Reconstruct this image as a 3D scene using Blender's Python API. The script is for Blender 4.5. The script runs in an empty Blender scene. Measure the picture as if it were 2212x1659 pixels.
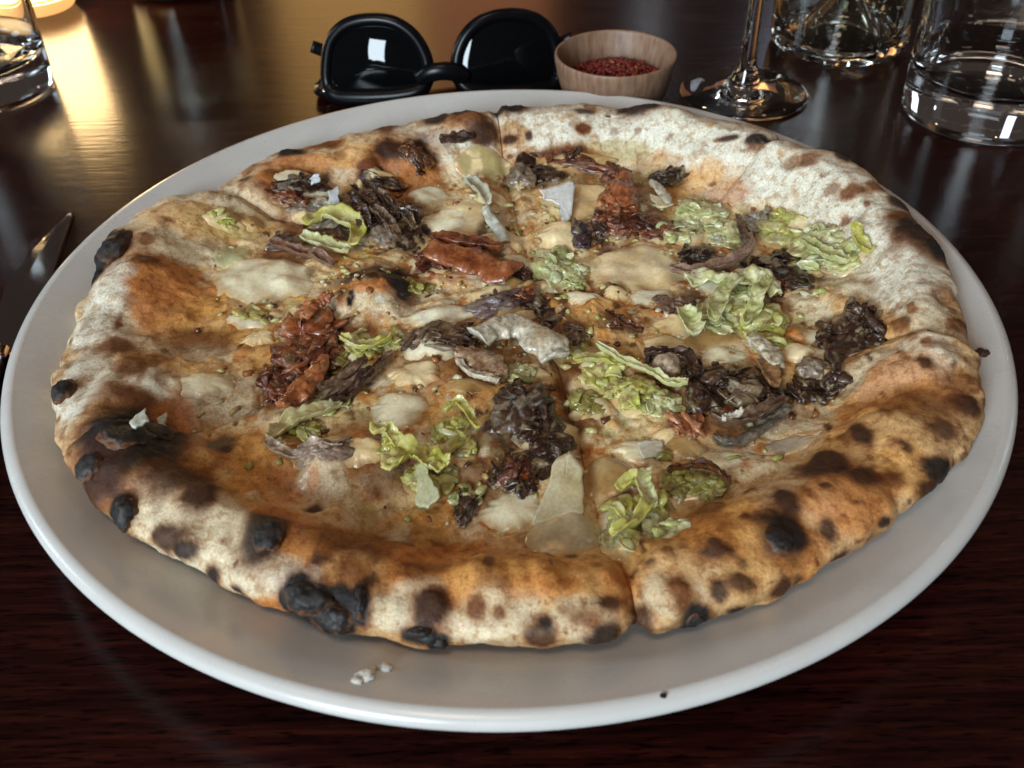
import bpy, bmesh, math, random
import numpy as np
from mathutils import Vector, Matrix

random.seed(7)
rng = np.random.default_rng(7)
S = bpy.context.scene
COL = S.collection

# ------------------------------------------------------------------ camera
CAMP = np.array([0.0011, -0.28384, 0.22431])
PITCH, ROLL, HFOV = 0.712205, -0.024949, math.radians(56)
_fw = np.array([0, math.cos(PITCH), -math.sin(PITCH)])
_r0 = np.array([1.0, 0, 0]); _u0 = np.cross(_r0, _fw)
_c, _s = math.cos(ROLL), math.sin(ROLL)
RT, UP, FW = _c*_r0 + _s*_u0, -_s*_r0 + _c*_u0, _fw
cam = bpy.data.cameras.new('camera')
cam.sensor_width = 36; cam.lens = 18/math.tan(HFOV/2)
cam.clip_start = 0.01; cam.clip_end = 50
cam.dof.use_dof = True; cam.dof.focus_distance = 0.33; cam.dof.aperture_fstop = 20
co = bpy.data.objects.new('camera', cam); COL.objects.link(co)
M = Matrix.Identity(4)
for i in range(3):
    M[i][0], M[i][1], M[i][2], M[i][3] = RT[i], UP[i], -FW[i], CAMP[i]
co.matrix_world = M
S.camera = co

# ------------------------------------------------------------------ world, lamps, exposure
w = bpy.data.worlds.new('World'); S.world = w; w.use_nodes = True
w.node_tree.nodes['Background'].inputs[0].default_value = (0.56, 0.42, 0.36, 1)
w.node_tree.nodes['Background'].inputs[1].default_value = 0.075
S.view_settings.view_transform = 'Standard'; S.view_settings.look = 'None'
S.view_settings.exposure = 0; S.view_settings.gamma = 1

def area(name, loc, aim, sx, sy, power, col):
    l = bpy.data.lights.new(name, 'AREA'); l.shape = 'RECTANGLE'
    l.size = sx; l.size_y = sy; l.energy = power; l.color = col
    o = bpy.data.objects.new(name, l); COL.objects.link(o); o.location = loc
    o.rotation_euler = (Vector(aim) - Vector(loc)).to_track_quat('-Z', 'Y').to_euler()
    return o
def bulb(name, loc, r, power, col):
    l = bpy.data.lights.new(name, 'POINT'); l.shadow_soft_size = r; l.energy = power; l.color = col
    o = bpy.data.objects.new(name, l); COL.objects.link(o); o.location = loc
    return o
area('window_light', (-0.86, -1.78, 0.74), (0, 0, 0), 0.62, 0.80, 63, (0.76, 0.90, 1.0))
area('warm_room_light', (-0.25, -0.75, 2.0), (0, 0, 0), 0.6, 0.5, 8.5, (1.0, 0.76, 0.58))
area('side_window_light', (-1.9, 0.15, 0.75), (0, 0, 0), 0.4, 0.6, 9, (0.74, 0.89, 1.0))
area('far_sheen_light', (0.80, 2.3, 0.98), (0.1, 0.1, 0), 0.16, 0.42, 0.42, (0.74, 0.80, 1.0))  # cool lamp added for silvery glass and a bluish table sheen
area('right_fill_light', (2.2, 0.9, 0.8), (0.1, 0.2, 0), 0.3, 0.6, 1.6, (0.80, 0.90, 1.0))  # cool panel added on the right to brighten the glassware
area('ceiling_light', (1.1, -0.35, 1.9), (0.2, 0.1, 0), 0.10, 0.10, 0.8, (1.0, 0.78, 0.55))
area('ceiling_light', (-0.9, -0.45, 1.9), (-0.1, 0.1, 0), 0.10, 0.10, 0.8, (1.0, 0.78, 0.55))
area('warm_wall_light', (-0.42, 2.4, 0.86), (-0.1, 0, 0), 0.40, 0.85, 2.0, (1.0, 0.55, 0.17))
area('dim_wall_light', (-0.04, 2.4, 0.80), (0, 0, 0), 0.34, 0.8, 0.85, (1.0, 0.38, 0.16))
bulb('pendant_bulb', (0.55, 1.25, 1.15), 0.02, 1.3, (1.0, 0.62, 0.32))
bulb('pendant_bulb', (-0.55, 1.7, 1.45), 0.025, 2.0, (1.0, 0.66, 0.36))
bulb('pendant_bulb', (1.7, 1.5, 1.1), 0.02, 1.8, (1.0, 0.58, 0.28))
bulb('pendant_bulb', (0.15, 1.9, 1.5), 0.02, 1.6, (1.0, 0.66, 0.36))

for k, (x, y, z) in enumerate([(-1.6, 2.2, .9), (-1.0, 2.6, 1.15), (.45, 2.7, .95), (.95, 2.3, 1.2), (1.5, 2.4, .8), (2.1, 1.7, 1.0), (2.2, .7, .8), (-2.2, 1.2, .9), (2.0, -.2, .9)]):
    bulb('glass_sparkle_light', (x, y, z), 0.016, .38, [(1.0, .66, .36), (1.0, .8, .6), (.85, .92, 1.0)][k % 3])  # small lights added around the scene to put sparkle in the glass

# ------------------------------------------------------------------ helpers
KX = 2500/2212.0                 # points below are read off the photo at 2212 px width
FPX = 1106/math.tan(HFOV/2)
def ray(px, py):
    d = FW + RT*(px-1106)/FPX - UP*(py-829.5)/FPX
    return d
def at(px, py, z=0.0):           # the point of the photo on the horizontal plane z
    d = ray(px, py); return CAMP + d*((z-CAMP[2])/d[2])
def proj(P):
    Q = np.asarray(P) - CAMP; z = Q@FW
    return np.stack([1106 + FPX*(Q@RT)/z, 829.5 - FPX*(Q@UP)/z, z], -1)

_perm = np.random.default_rng(3).permutation(256); _perm = np.concatenate([_perm, _perm, _perm])
_g = np.random.default_rng(4).normal(size=(256, 3)); _g /= np.linalg.norm(_g, axis=1)[:, None]
def noise(p):
    p = np.asarray(p, float) + 113.7
    i = np.floor(p).astype(int); f = p - i; i &= 255
    u = f*f*f*(f*(f*6-15)+10)
    def gr(dx, dy, dz):
        h = _perm[_perm[_perm[i[:, 0]+dx] + i[:, 1]+dy] + i[:, 2]+dz]
        g = _g[h]
        return g[:, 0]*(f[:, 0]-dx) + g[:, 1]*(f[:, 1]-dy) + g[:, 2]*(f[:, 2]-dz)
    def L(a, b, t): return a + (b-a)*t
    x00 = L(gr(0,0,0), gr(1,0,0), u[:,0]); x10 = L(gr(0,1,0), gr(1,1,0), u[:,0])
    x01 = L(gr(0,0,1), gr(1,0,1), u[:,0]); x11 = L(gr(0,1,1), gr(1,1,1), u[:,0])
    return L(L(x00, x10, u[:,1]), L(x01, x11, u[:,1]), u[:,2])*1.5
def fbm(p, f=1.0, o=3, seed=0.0):
    p = np.asarray(p, float)*f + seed*17.31; a = 1.0; r = 0; t = 0
    for _ in range(o):
        r = r + a*noise(p); t += a; p = p*2.03 + 5.1; a *= 0.5
    return r/t*1.3
def ss(a, b, x):
    t = np.clip((x-a)/(b-a), 0, 1); return t*t*(3-2*t)

def tag(o, label=None, cat=None, group=None, kind=None):
    if label: o['label'] = label
    if cat: o['category'] = cat
    if group: o['group'] = group
    if kind: o['kind'] = kind
    return o
ORG = {}
def empty(name, loc, label, cat, group=None):
    o = bpy.data.objects.new(name, None); COL.objects.link(o); o.location = loc
    o.empty_display_size = 0.02; ORG[o] = np.array(loc, float)
    return tag(o, label, cat, group)
def obj(name, V, F, mat, parent=None, org=None, col=None, smooth=True):
    V = np.asarray(V, float)
    if org is None: org = (V.min(0)+V.max(0))/2
    org = np.asarray(org, float)
    me = bpy.data.meshes.new(name)
    me.from_pydata((V-org).tolist(), [], F if isinstance(F, list) else F.tolist())
    if col is not None:
        a = me.attributes.new('Col', 'FLOAT_COLOR', 'POINT')
        c = np.ones((len(V), 4), np.float32); c[:, :col.shape[1]] = col
        a.data.foreach_set('color', c.ravel())
    me.materials.append(mat)
    if smooth: me.polygons.foreach_set('use_smooth', [True]*len(me.polygons))
    me.update()
    o = bpy.data.objects.new(name, me); COL.objects.link(o)
    if parent is not None:
        o.parent = parent; o.location = org - ORG[parent]
    else: o.location = org
    ORG[o] = org
    return o

# ------------------------------------------------------------------ materials
def mat(name):
    m = bpy.data.materials.new(name); m.use_nodes = True
    n = m.node_tree.nodes; l = m.node_tree.links
    return m, n, l, n['Principled BSDF']
def noise_node(n, l, scale, detail=3, vec=None, rough=0.55):
    t = n.new('ShaderNodeTexNoise'); t.inputs['Scale'].default_value = scale
    t.inputs['Detail'].default_value = detail; t.inputs['Roughness'].default_value = rough
    if vec is not None: l.new(vec, t.inputs['Vector'])
    return t
def ramp(n, l, fac, stops):
    r = n.new('ShaderNodeValToRGB'); e = r.color_ramp.elements
    while len(e) < len(stops): e.new(0.5)
    for k, (p, c) in enumerate(stops):
        e[k].position = p; e[k].color = (*c, 1) if len(c) == 3 else c
    l.new(fac, r.inputs['Fac']); return r
def mul(n, l, a, b, f=1.0, mode='MULTIPLY'):
    x = n.new('ShaderNodeMix'); x.data_type = 'RGBA'; x.blend_type = mode
    x.inputs['Factor'].default_value = f
    l.new(a, x.inputs['A']); l.new(b, x.inputs['B']); return x.outputs['Result']
def food(name, rough=0.5, bump=0.3, scale=900, dist=0.0006, sss=0.0, vary=0.35, coat=0.0, spec=0.5, wet=0.0, trans=0.0):
    m, n, l, b = mat(name)
    tc = n.new('ShaderNodeTexCoord'); geo = n.new('ShaderNodeNewGeometry')
    a = n.new('ShaderNodeAttribute'); a.attribute_name = 'Col'
    n1 = noise_node(n, l, scale, 4, geo.outputs['Position'])
    r1 = ramp(n, l, n1.outputs['Fac'], [(0.3, (1-vary,)*3), (0.7, (1+vary*0.4,)*3)])
    c = mul(n, l, a.outputs['Color'], r1.outputs['Color'])
    l.new(c, b.inputs['Base Color'])
    n2 = noise_node(n, l, scale*0.35, 4, geo.outputs['Position'])
    mr = n.new('ShaderNodeMapRange'); mr.inputs['From Min'].default_value = 0.35; mr.inputs['From Max'].default_value = 0.65
    mr.inputs['To Min'].default_value = max(0.05, rough-0.18-wet*0.15); mr.inputs['To Max'].default_value = rough+0.12
    l.new(n2.outputs['Fac'], mr.inputs['Value']); l.new(mr.outputs['Result'], b.inputs['Roughness'])
    bp = n.new('ShaderNodeBump'); bp.inputs['Strength'].default_value = bump; bp.inputs['Distance'].default_value = dist
    n3 = noise_node(n, l, scale*0.7, 5, geo.outputs['Position'], 0.65)
    l.new(n3.outputs['Fac'], bp.inputs['Height']); l.new(bp.outputs['Normal'], b.inputs['Normal'])
    b.inputs['Specular IOR Level'].default_value = spec
    b.inputs['Coat Weight'].default_value = coat; b.inputs['Coat Roughness'].default_value = 0.12
    if sss:
        b.inputs['Subsurface Weight'].default_value = sss
        b.inputs['Subsurface Radius'].default_value = (1.0, 0.6, 0.3)
        b.inputs['Subsurface Scale'].default_value = 0.003
    if name == 'baked_dough':
        t1 = noise_node(n, l, 300, 6, geo.outputs['Position'], 0.7)
        q1 = ramp(n, l, t1.outputs['Fac'], [(0.40, (0.62, 0.46, 0.34)), (0.50, (1, 1, 1)), (0.60, (1, 1, 1)), (0.70, (1.14, 1.16, 1.2))])
        t2 = noise_node(n, l, 760, 3, geo.outputs['Position'], 0.6)
        q2 = ramp(n, l, t2.outputs['Fac'], [(0.30, (0.55, 0.40, 0.30)), (0.42, (1, 1, 1))])
        c = mul(n, l, mul(n, l, c, q1.outputs['Color'], 0.8), q2.outputs['Color'], 0.45); l.new(c, b.inputs['Base Color'])
        wx = n.new('ShaderNodeMix'); wx.data_type = 'FLOAT'
        l.new(a.outputs['Alpha'], wx.inputs[0]); l.new(mr.outputs['Result'], wx.inputs[2]); wx.inputs[3].default_value = 0.24
        l.new(wx.outputs[0], b.inputs['Roughness'])
        wm = n.new('ShaderNodeMath'); wm.operation = 'MULTIPLY'; wm.inputs[1].default_value = 0.6
        l.new(a.outputs['Alpha'], wm.inputs[0]); l.new(wm.outputs[0], b.inputs['Coat Weight'])
    return m
M_DOUGH = food('baked_dough', 0.62, 0.55, 1300, 0.0005, 0.0, 0.28, spec=0.35)
M_CHEESE = food('melted_cheese', 0.26, 0.30, 700, 0.0004, 0.40, 0.16, coat=0.4)
M_GREEN = food('cooked_greens', 0.32, 0.40, 800, 0.0004, 0.45, 0.26, coat=0.4)
M_MUSH = food('roasted_mushroom', 0.33, 0.7, 620, 0.0007, 0.0, 0.55, coat=0.38, wet=.5)
M_BACON = food('crisp_bacon', 0.27, 0.7, 560, 0.0007, 0.06, 0.5, coat=0.45, wet=.5)
M_SHAVE = food('cheese_shaving', 0.38, 0.4, 900, 0.0004, 0.45, 0.22, coat=.1)
M_CHAR = food('charred_dough', 0.55, 0.7, 1100, 0.0005, 0.0, 0.5, spec=0.4)

def plain(name, col, rough=0.4, metal=0.0, spec=0.5, coat=0.0, vary=0.1, scale=200, bump=0.0):
    m, n, l, b = mat(name)
    geo = n.new('ShaderNodeNewGeometry')
    t = noise_node(n, l, scale, 3, geo.outputs['Position'])
    r = ramp(n, l, t.outputs['Fac'], [(0.3, tuple(c*(1-vary) for c in col)), (0.7, tuple(min(1, c*(1+vary*0.5)) for c in col))])
    l.new(r.outputs['Color'], b.inputs['Base Color'])
    b.inputs['Roughness'].default_value = rough; b.inputs['Metallic'].default_value = metal
    b.inputs['Specular IOR Level'].default_value = spec; b.inputs['Coat Weight'].default_value = coat
    b.inputs['Coat Roughness'].default_value = 0.05
    if bump:
        bp = n.new('ShaderNodeBump'); bp.inputs['Strength'].default_value = bump; bp.inputs['Distance'].default_value = 0.0004
        l.new(t.outputs['Fac'], bp.inputs['Height']); l.new(bp.outputs['Normal'], b.inputs['Normal'])
    return m
def glass(name, col, ior=1.48, rough=0.0):
    m, n, l, b = mat(name)
    b.inputs['Base Color'].default_value = (*col, 1); b.inputs['Roughness'].default_value = rough
    b.inputs['Transmission Weight'].default_value = 1.0; b.inputs['IOR'].default_value = ior
    return m
M_PORC = plain('glazed_porcelain', (0.545, 0.532, 0.505), 0.26, spec=0.5, coat=0.1, vary=0.05, scale=60)
n, l = M_PORC.node_tree.nodes, M_PORC.node_tree.links; b = n['Principled BSDF']
geo = n.new('ShaderNodeNewGeometry'); t = noise_node(n, l, 38, 6, geo.outputs['Position'], 0.7)
mr = n.new('ShaderNodeMapRange'); mr.inputs['From Min'].default_value = 0.35; mr.inputs['From Max'].default_value = 0.68
mr.inputs['To Min'].default_value = 0.17; mr.inputs['To Max'].default_value = 0.42
l.new(t.outputs['Fac'], mr.inputs['Value']); l.new(mr.outputs['Result'], b.inputs['Roughness'])
M_BLACK = plain('black_acetate', (0.003, 0.003, 0.004), 0.28, spec=0.18, coat=0.0, vary=0.2)
M_LENS = plain('dark_lens', (0.002, 0.0025, 0.003), 0.03, spec=0.3, vary=0.2)
M_METAL = plain('hinge_metal', (0.7, 0.68, 0.62), 0.25, 1.0)
M_STEEL = plain('polished_steel', (0.55, 0.53, 0.52), 0.09, 1.0, vary=0.08)
M_GLASS = glass('clear_glass', (0.97, 0.985, 0.99))
M_BOTTLE = glass('bottle_glass', (0.955, 0.97, 0.90))
M_CHILI = plain('chili_flake', (0.28, 0.012, 0.008), 0.4, vary=0.6, scale=700)
M_WAXDIM = plain('pale_wax', (0.62, 0.54, 0.50), 0.5)

# table wood: dark stain, grain running left to right
M_WOOD, n, l, b = mat('dark_stained_wood')
tc = n.new('ShaderNodeTexCoord'); mp = n.new('ShaderNodeMapping'); mp.inputs['Scale'].default_value = (0.07, 1, 1)
l.new(tc.outputs['Object'], mp.inputs['Vector'])
g1 = noise_node(n, l, 420, 5, mp.outputs['Vector'], 0.6)
g2 = noise_node(n, l, 34, 4, mp.outputs['Vector'], 0.55)
r1 = ramp(n, l, g1.outputs['Fac'], [(0.32, (0.006, 0.0010, 0.0009)), (0.52, (0.018, 0.0034, 0.0024)), (0.74, (0.040, 0.0076, 0.0048))])
r2 = ramp(n, l, g2.outputs['Fac'], [(0.3, (0.72, 0.70, 0.70)), (0.7, (1.15, 1.10, 1.06))])
mp3 = n.new('ShaderNodeMapping'); mp3.inputs['Scale'].default_value = (0.12, 1, 1); l.new(tc.outputs['Object'], mp3.inputs['Vector'])
g4 = noise_node(n, l, 950, 2, mp3.outputs['Vector'], 0.5)
r4 = ramp(n, l, g4.outputs['Fac'], [(0.36, (0.25, 0.22, 0.2)), (0.44, (1, 1, 1)), (0.66, (1, 1, 1)), (0.72, (1.9, 1.7, 1.6))])
l.new(mul(n, l, mul(n, l, r1.outputs['Color'], r2.outputs['Color']), r4.outputs['Color']), b.inputs['Base Color'])
mr = n.new('ShaderNodeMapRange'); mr.inputs['To Min'].default_value = 0.14; mr.inputs['To Max'].default_value = 0.26
l.new(g1.outputs['Fac'], mr.inputs['Value']); l.new(mr.outputs['Result'], b.inputs['Roughness'])
b.inputs['Specular IOR Level'].default_value = 0.40
bp = n.new('ShaderNodeBump'); bp.inputs['Strength'].default_value = 0.13; bp.inputs['Distance'].default_value = 0.0009
mp2 = n.new('ShaderNodeMapping'); mp2.inputs['Scale'].default_value = (0.13, 1, 1); l.new(tc.outputs['Object'], mp2.inputs['Vector'])
g3 = noise_node(n, l, 330, 4, mp2.outputs['Vector'], 0.6)
l.new(g3.outputs['Fac'], bp.inputs['Height']); l.new(bp.outputs['Normal'], b.inputs['Normal'])

# bowl wood: pale turned wood with upright grain
M_BOWL, n, l, b = mat('pale_turned_wood')
tc = n.new('ShaderNodeTexCoord'); mp = n.new('ShaderNodeMapping'); mp.inputs['Scale'].default_value = (1, 1, 0.06)
l.new(tc.outputs['Object'], mp.inputs['Vector'])
g = noise_node(n, l, 420, 4, mp.outputs['Vector'])
r = ramp(n, l, g.outputs['Fac'], [(0.35, (0.165, 0.088, 0.052)), (0.5, (0.225, 0.128, 0.078)), (0.68, (0.265, 0.163, 0.10))])
l.new(r.outputs['Color'], b.inputs['Base Color']); b.inputs['Roughness'].default_value = 0.5
bp = n.new('ShaderNodeBump'); bp.inputs['Strength'].default_value = 0.3; bp.inputs['Distance'].default_value = 0.0004
l.new(g.outputs['Fac'], bp.inputs['Height']); l.new(bp.outputs['Normal'], b.inputs['Normal'])

def glow(name, col, strength):
    m, n, l, b = mat(name)
    b.inputs['Base Color'].default_value = (*col, 1); b.inputs['Emission Color'].default_value = (*col, 1)
    b.inputs['Emission Strength'].default_value = strength; b.inputs['Roughness'].default_value = 0.5
    return m
M_WAXLIT = glow('glowing_wax', (1.0, 0.62, 0.22), 2.6)
M_FLAME = glow('candle_flame', (1.0, 0.72, 0.32), 90)
M_FROST = glow('glowing_frosted_glass', (1.0, 0.66, 0.30), 17.0)
M_BASE = glow('amber_lit_glass', (1.0, 0.50, 0.16), 1.1)

# ------------------------------------------------------------------ mesh makers
def lathe(prof, n=96, c=(0, 0), z0=0.0, jit=None):
    """profile of (r, z); r == 0 points become poles. Closed when first and last meet the axis."""
    V = []; F = []; rows = []
    th = np.arange(n)*2*math.pi/n
    for r, z in prof:
        if r <= 1e-7: rows.append([len(V)]); V.append((c[0], c[1], z+z0))
        else:
            rows.append(list(range(len(V), len(V)+n)))
            V += [(c[0]+r*math.cos(t), c[1]+r*math.sin(t), z+z0) for t in th]
    for a, bq in zip(rows[:-1], rows[1:]):
        for k in range(n):
            k2 = (k+1) % n
            if len(a) == 1 and len(bq) == 1: continue
            if len(a) == 1: F.append((a[0], bq[k2], bq[k]))
            elif len(bq) == 1: F.append((a[k], a[k2], bq[0]))
            else: F.append((a[k], a[k2], bq[k2], bq[k]))
    return np.array(V), F
def smooth_prof(pts, per=5, closed=False):
    """Catmull-Rom through profile points"""
    P = np.array(pts, float); out = []
    for i in range(len(P)-1):
        p0 = P[max(i-1, 0)]; p1 = P[i]; p2 = P[i+1]; p3 = P[min(i+2, len(P)-1)]
        for t in np.linspace(0, 1, per, endpoint=False):
            out.append(0.5*((2*p1) + (p2-p0)*t + (2*p0-5*p1+4*p2-p3)*t*t + (3*p1-p0-3*p2+p3)*t**3))
    out.append(P[-1]); return np.array(out)
_ico = {}
def ico(s):
    if s not in _ico:
        bm = bmesh.new(); bmesh.ops.create_icosphere(bm, subdivisions=s, radius=1)
        bm.verts.ensure_lookup_table()
        _ico[s] = (np.array([v.co[:] for v in bm.verts]), [tuple(v.index for v in f.verts) for f in bm.faces]); bm.free()
    return _ico[s]
def tube(path, rad, n=10, flat=1.0, up=(0, 0, 1), closed=False, cap=True):
    P = np.array(path, float); m = len(P)
    rad = np.broadcast_to(np.asarray(rad, float), (m,)) if np.ndim(rad) < 2 else np.asarray(rad)
    T = np.roll(P, -1, 0)-np.roll(P, 1, 0) if closed else np.gradient(P, axis=0)
    T /= np.linalg.norm(T, axis=1)[:, None]+1e-12
    upv = np.broadcast_to(np.asarray(up, float), (m, 3))
    A = np.cross(T, upv); A /= np.linalg.norm(A, axis=1)[:, None]+1e-12
    B = np.cross(A, T)
    V = []
    for i in range(m):
        for k in range(n):
            t = 2*math.pi*k/n
            V.append(P[i] + A[i]*rad[i]*math.cos(t) + B[i]*rad[i]*flat*math.sin(t))
    F = []
    for i in range(m if closed else m-1):
        j = (i+1) % m
        for k in range(n):
            k2 = (k+1) % n
            F.append((i*n+k, i*n+k2, j*n+k2, j*n+k))
    if cap and not closed:
        F.append(tuple(range(n))[::-1]); F.append(tuple((m-1)*n+k for k in range(n)))
    return np.array(V), F
def merge(parts):
    V = []; F = []; C = []; o = 0
    for p in parts:
        V.append(p[0]); F += [tuple(i+o for i in f) for f in p[1]]; o += len(p[0])
        if len(p) > 2: C.append(p[2])
    return np.concatenate(V), F, (np.concatenate(C) if C else None)

# ------------------------------------------------------------------ table
V = []; F = []
bm = bmesh.new(); bmesh.ops.create_cube(bm, size=1)
for v in bm.verts: v.co = (v.co.x*2.0, v.co.y*1.5, v.co.z*0.04)
bmesh.ops.bevel(bm, geom=list(bm.edges), offset=0.004, segments=2, affect='EDGES')
me = bpy.data.meshes.new('table'); bm.to_mesh(me); bm.free(); me.materials.append(M_WOOD)
o = bpy.data.objects.new('table', me); COL.objects.link(o); o.location = (0, 0.22, -0.02)
tag(o, 'dark glossy brown wooden table under the plate', 'table')

# ------------------------------------------------------------------ plate
PROF_IN = [(0, .0060), (.06, .0060), (.108, .0064), (.120, .0078), (.134, .0120), (.148, .0178), (.158, .0222), (.1646, .0247)]
PROF = smooth_prof([(0, .0030), (.06, .0030), (.092, .0026), (.0945, .0004), (.0985, .0004), (.101, .0030), (.118, .0042), (.140, .0105), (.158, .0162),
        (.1668,.0192), (.1692,.0204), (.1701,.0221), (.1698,.0236), (.1687,.0247), (.1667,.0253), (.1646,.0247)] + PROF_IN[::-1][1:], 6)
PROF[:, 0] = np.maximum(PROF[:, 0], 0); PROF[0, 0] = PROF[-1, 0] = 0
V, F = lathe([tuple(p) for p in PROF], 220)
plate = obj('plate', V, F, M_PORC, org=(0, 0, 0))
tag(plate, 'large round white porcelain plate with a raised rim under the pizza', 'plate')
_pi = smooth_prof(PROF_IN, 8)
def plate_z(r):
    return np.interp(r, np.append(_pi[:, 0], [.168, .2]), np.append(_pi[:, 1], [.0256, .0262]))

# ------------------------------------------------------------------ dough
CONT = [(150,800,.020),(166,920,.016),(165,1000,.015),(232,1085,.013),(275,1150,.012),(380,1212,.012),(480,1262,.012),(590,1310,.012),(700,1362,.012),
        (800,1384,.012),(880,1398,.012),(960,1408,.012),(1150,1412,.012),(1300,1406,.012),(1400,1384,.012),(1500,1358,.012),(1600,1328,.012),
        (1720,1265,.012),(1850,1182,.013),(1960,1098,.014),(2045,1022,.016),(2085,960,.018),(2110,880,.020),(2114,800,.022),(2108,720,.024),
        (2093,620,.026),(2048,525,.029),(1988,448,.032),(1930,400,.034),(1840,350,.034),(1700,302,.034),(1560,264,.034),(1430,242,.034),(1300,232,.034),
        (1150,226,.034),(1050,232,.034),(930,248,.033),(805,266,.033),(700,290,.032),(596,312,.031),(530,348,.030),(474,380,.030),(420,402,.029),(372,420,.028),(315,456,.027),
        (255,510,.026),(218,560,.025),(200,620,.023),(176,700,.022),(158,760,.021)]
P0 = at(1156, 616, .014); P0[2] = 0
cp = np.array([at(x, y, z)[:2] for x, y, z in CONT]) - P0[:2]
cth = np.arctan2(cp[:, 1], cp[:, 0]); cr = np.hypot(cp[:, 0], cp[:, 1])
cr = cr - .0062*ss(.55, .95, np.cos(cth)) + 0.0072*ss(-0.1, 0.6, np.sin(cth)) + .0045*ss(-.2, -.7, np.sin(cth)) - .0030*ss(.1, .6, np.sin(cth))*ss(.1, -.6, np.cos(cth))          # back contour is the crest, the edge lies behind it
od = np.argsort(cth); cth = cth[od]; cr = cr[od]
CTH = np.concatenate([cth-2*math.pi, cth, cth+2*math.pi]); CR = np.tile(cr, 3)
def Rc(th):
    return np.interp(th, CTH, CR)
def ang(px, py):
    q = at(px, py, .015) - P0; return math.atan2(q[1], q[0])
CUTS = sorted([ang(2107, 851), ang(1747, 354), ang(1065, 285), ang(400, 430), ang(363, 968), ang(1372, 1395)])
NTH = 1080; NT = 150; NO = 34; NB = 16
slices = []          # per-slice arrays
def build_sector(a0, a1, k):
    nn = max(8, int(NTH*(a1-a0)/(2*math.pi)))
    th = np.linspace(a0, a1, nn+1)
    R = Rc(th)
    # soften contour corners
    e = np.stack([np.cos(th)*6, np.sin(th)*6, th*0+k*0.0], 1)
    R = R + 0.0012*fbm(e, 2.2, 3, 1)
    wr = 0.0330 + 0.004*fbm(e, 0.9, 2, 2)
    hr = (0.0086 + 0.0024*fbm(e, 0.8, 2, 3) + 0.0062*np.clip(np.sin(th)+.25*np.cos(th), 0, 1.05))*(1-.62*ss(-.1, -.85, np.cos(th))*ss(-.75, -.3, np.sin(th))*ss(.95, .35, np.sin(th)))
    # profile parameter: 0..1 top from the centre to the crest, then round the outside, then under
    qc = 0.46
    tt = 1-(1-np.linspace(0, 1, NT))**1.15
    tt[0] = 0.004
    V = []
    for i in range(nn+1):
        rc = R[i]-wr[i]*qc
        r = tt*rc
        q = (R[i]-r)/wr[i]
        zb = plate_z(np.hypot(P0[0]+np.cos(th[i])*r, P0[1]+np.sin(th[i])*r)) + .0006
        g = np.where(q < 1.25, 0.5+0.5*np.cos(np.clip((q-qc)/(1.25-qc), 0, 1)*math.pi), 0)
        zt = zb + .0092 + hr[i]*g
        rb = plate_z(math.hypot(P0[0]+math.cos(th[i])*R[i], P0[1]+math.sin(th[i])*R[i])) + .0006
        zc = zt[-1]
        # outside round
        ph = np.linspace(0, 1, NO+1)[1:]*math.pi
        zm = 0.5*(zc+rb)
        ro = rc + (R[i]-rc)*np.sin(ph)**0.8
        zo = zm + (zc-zm)*np.sign(np.cos(ph))*np.abs(np.cos(ph))**0.75
        rbm = np.linspace(rc, 0.002, NB)[1:]
        zbm = plate_z(np.hypot(P0[0]+np.cos(th[i])*rbm, P0[1]+np.sin(th[i])*rbm)) + .0006
        rr = np.concatenate([r, ro, rbm]); zz = np.concatenate([zt, zo, zbm])
        zz[NT:NT+NO] = np.maximum(zz[NT:NT+NO], plate_z(np.hypot(P0[0]+np.cos(th[i])*ro, P0[1]+np.sin(th[i])*ro))+.0005)
        V.append(np.stack([P0[0]+np.cos(th[i])*rr, P0[1]+np.sin(th[i])*rr, zz], 1))
    return np.array(V), th, R, wr
lims = CUTS + [CUTS[0]+2*math.pi]
for k in range(6):
    G, th, R, wr = build_sector(lims[k], lims[k+1], k)
    slices.append(dict(G=G, th=th, R=R, wr=wr))
NP = NT+NO+NB-1
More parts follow.
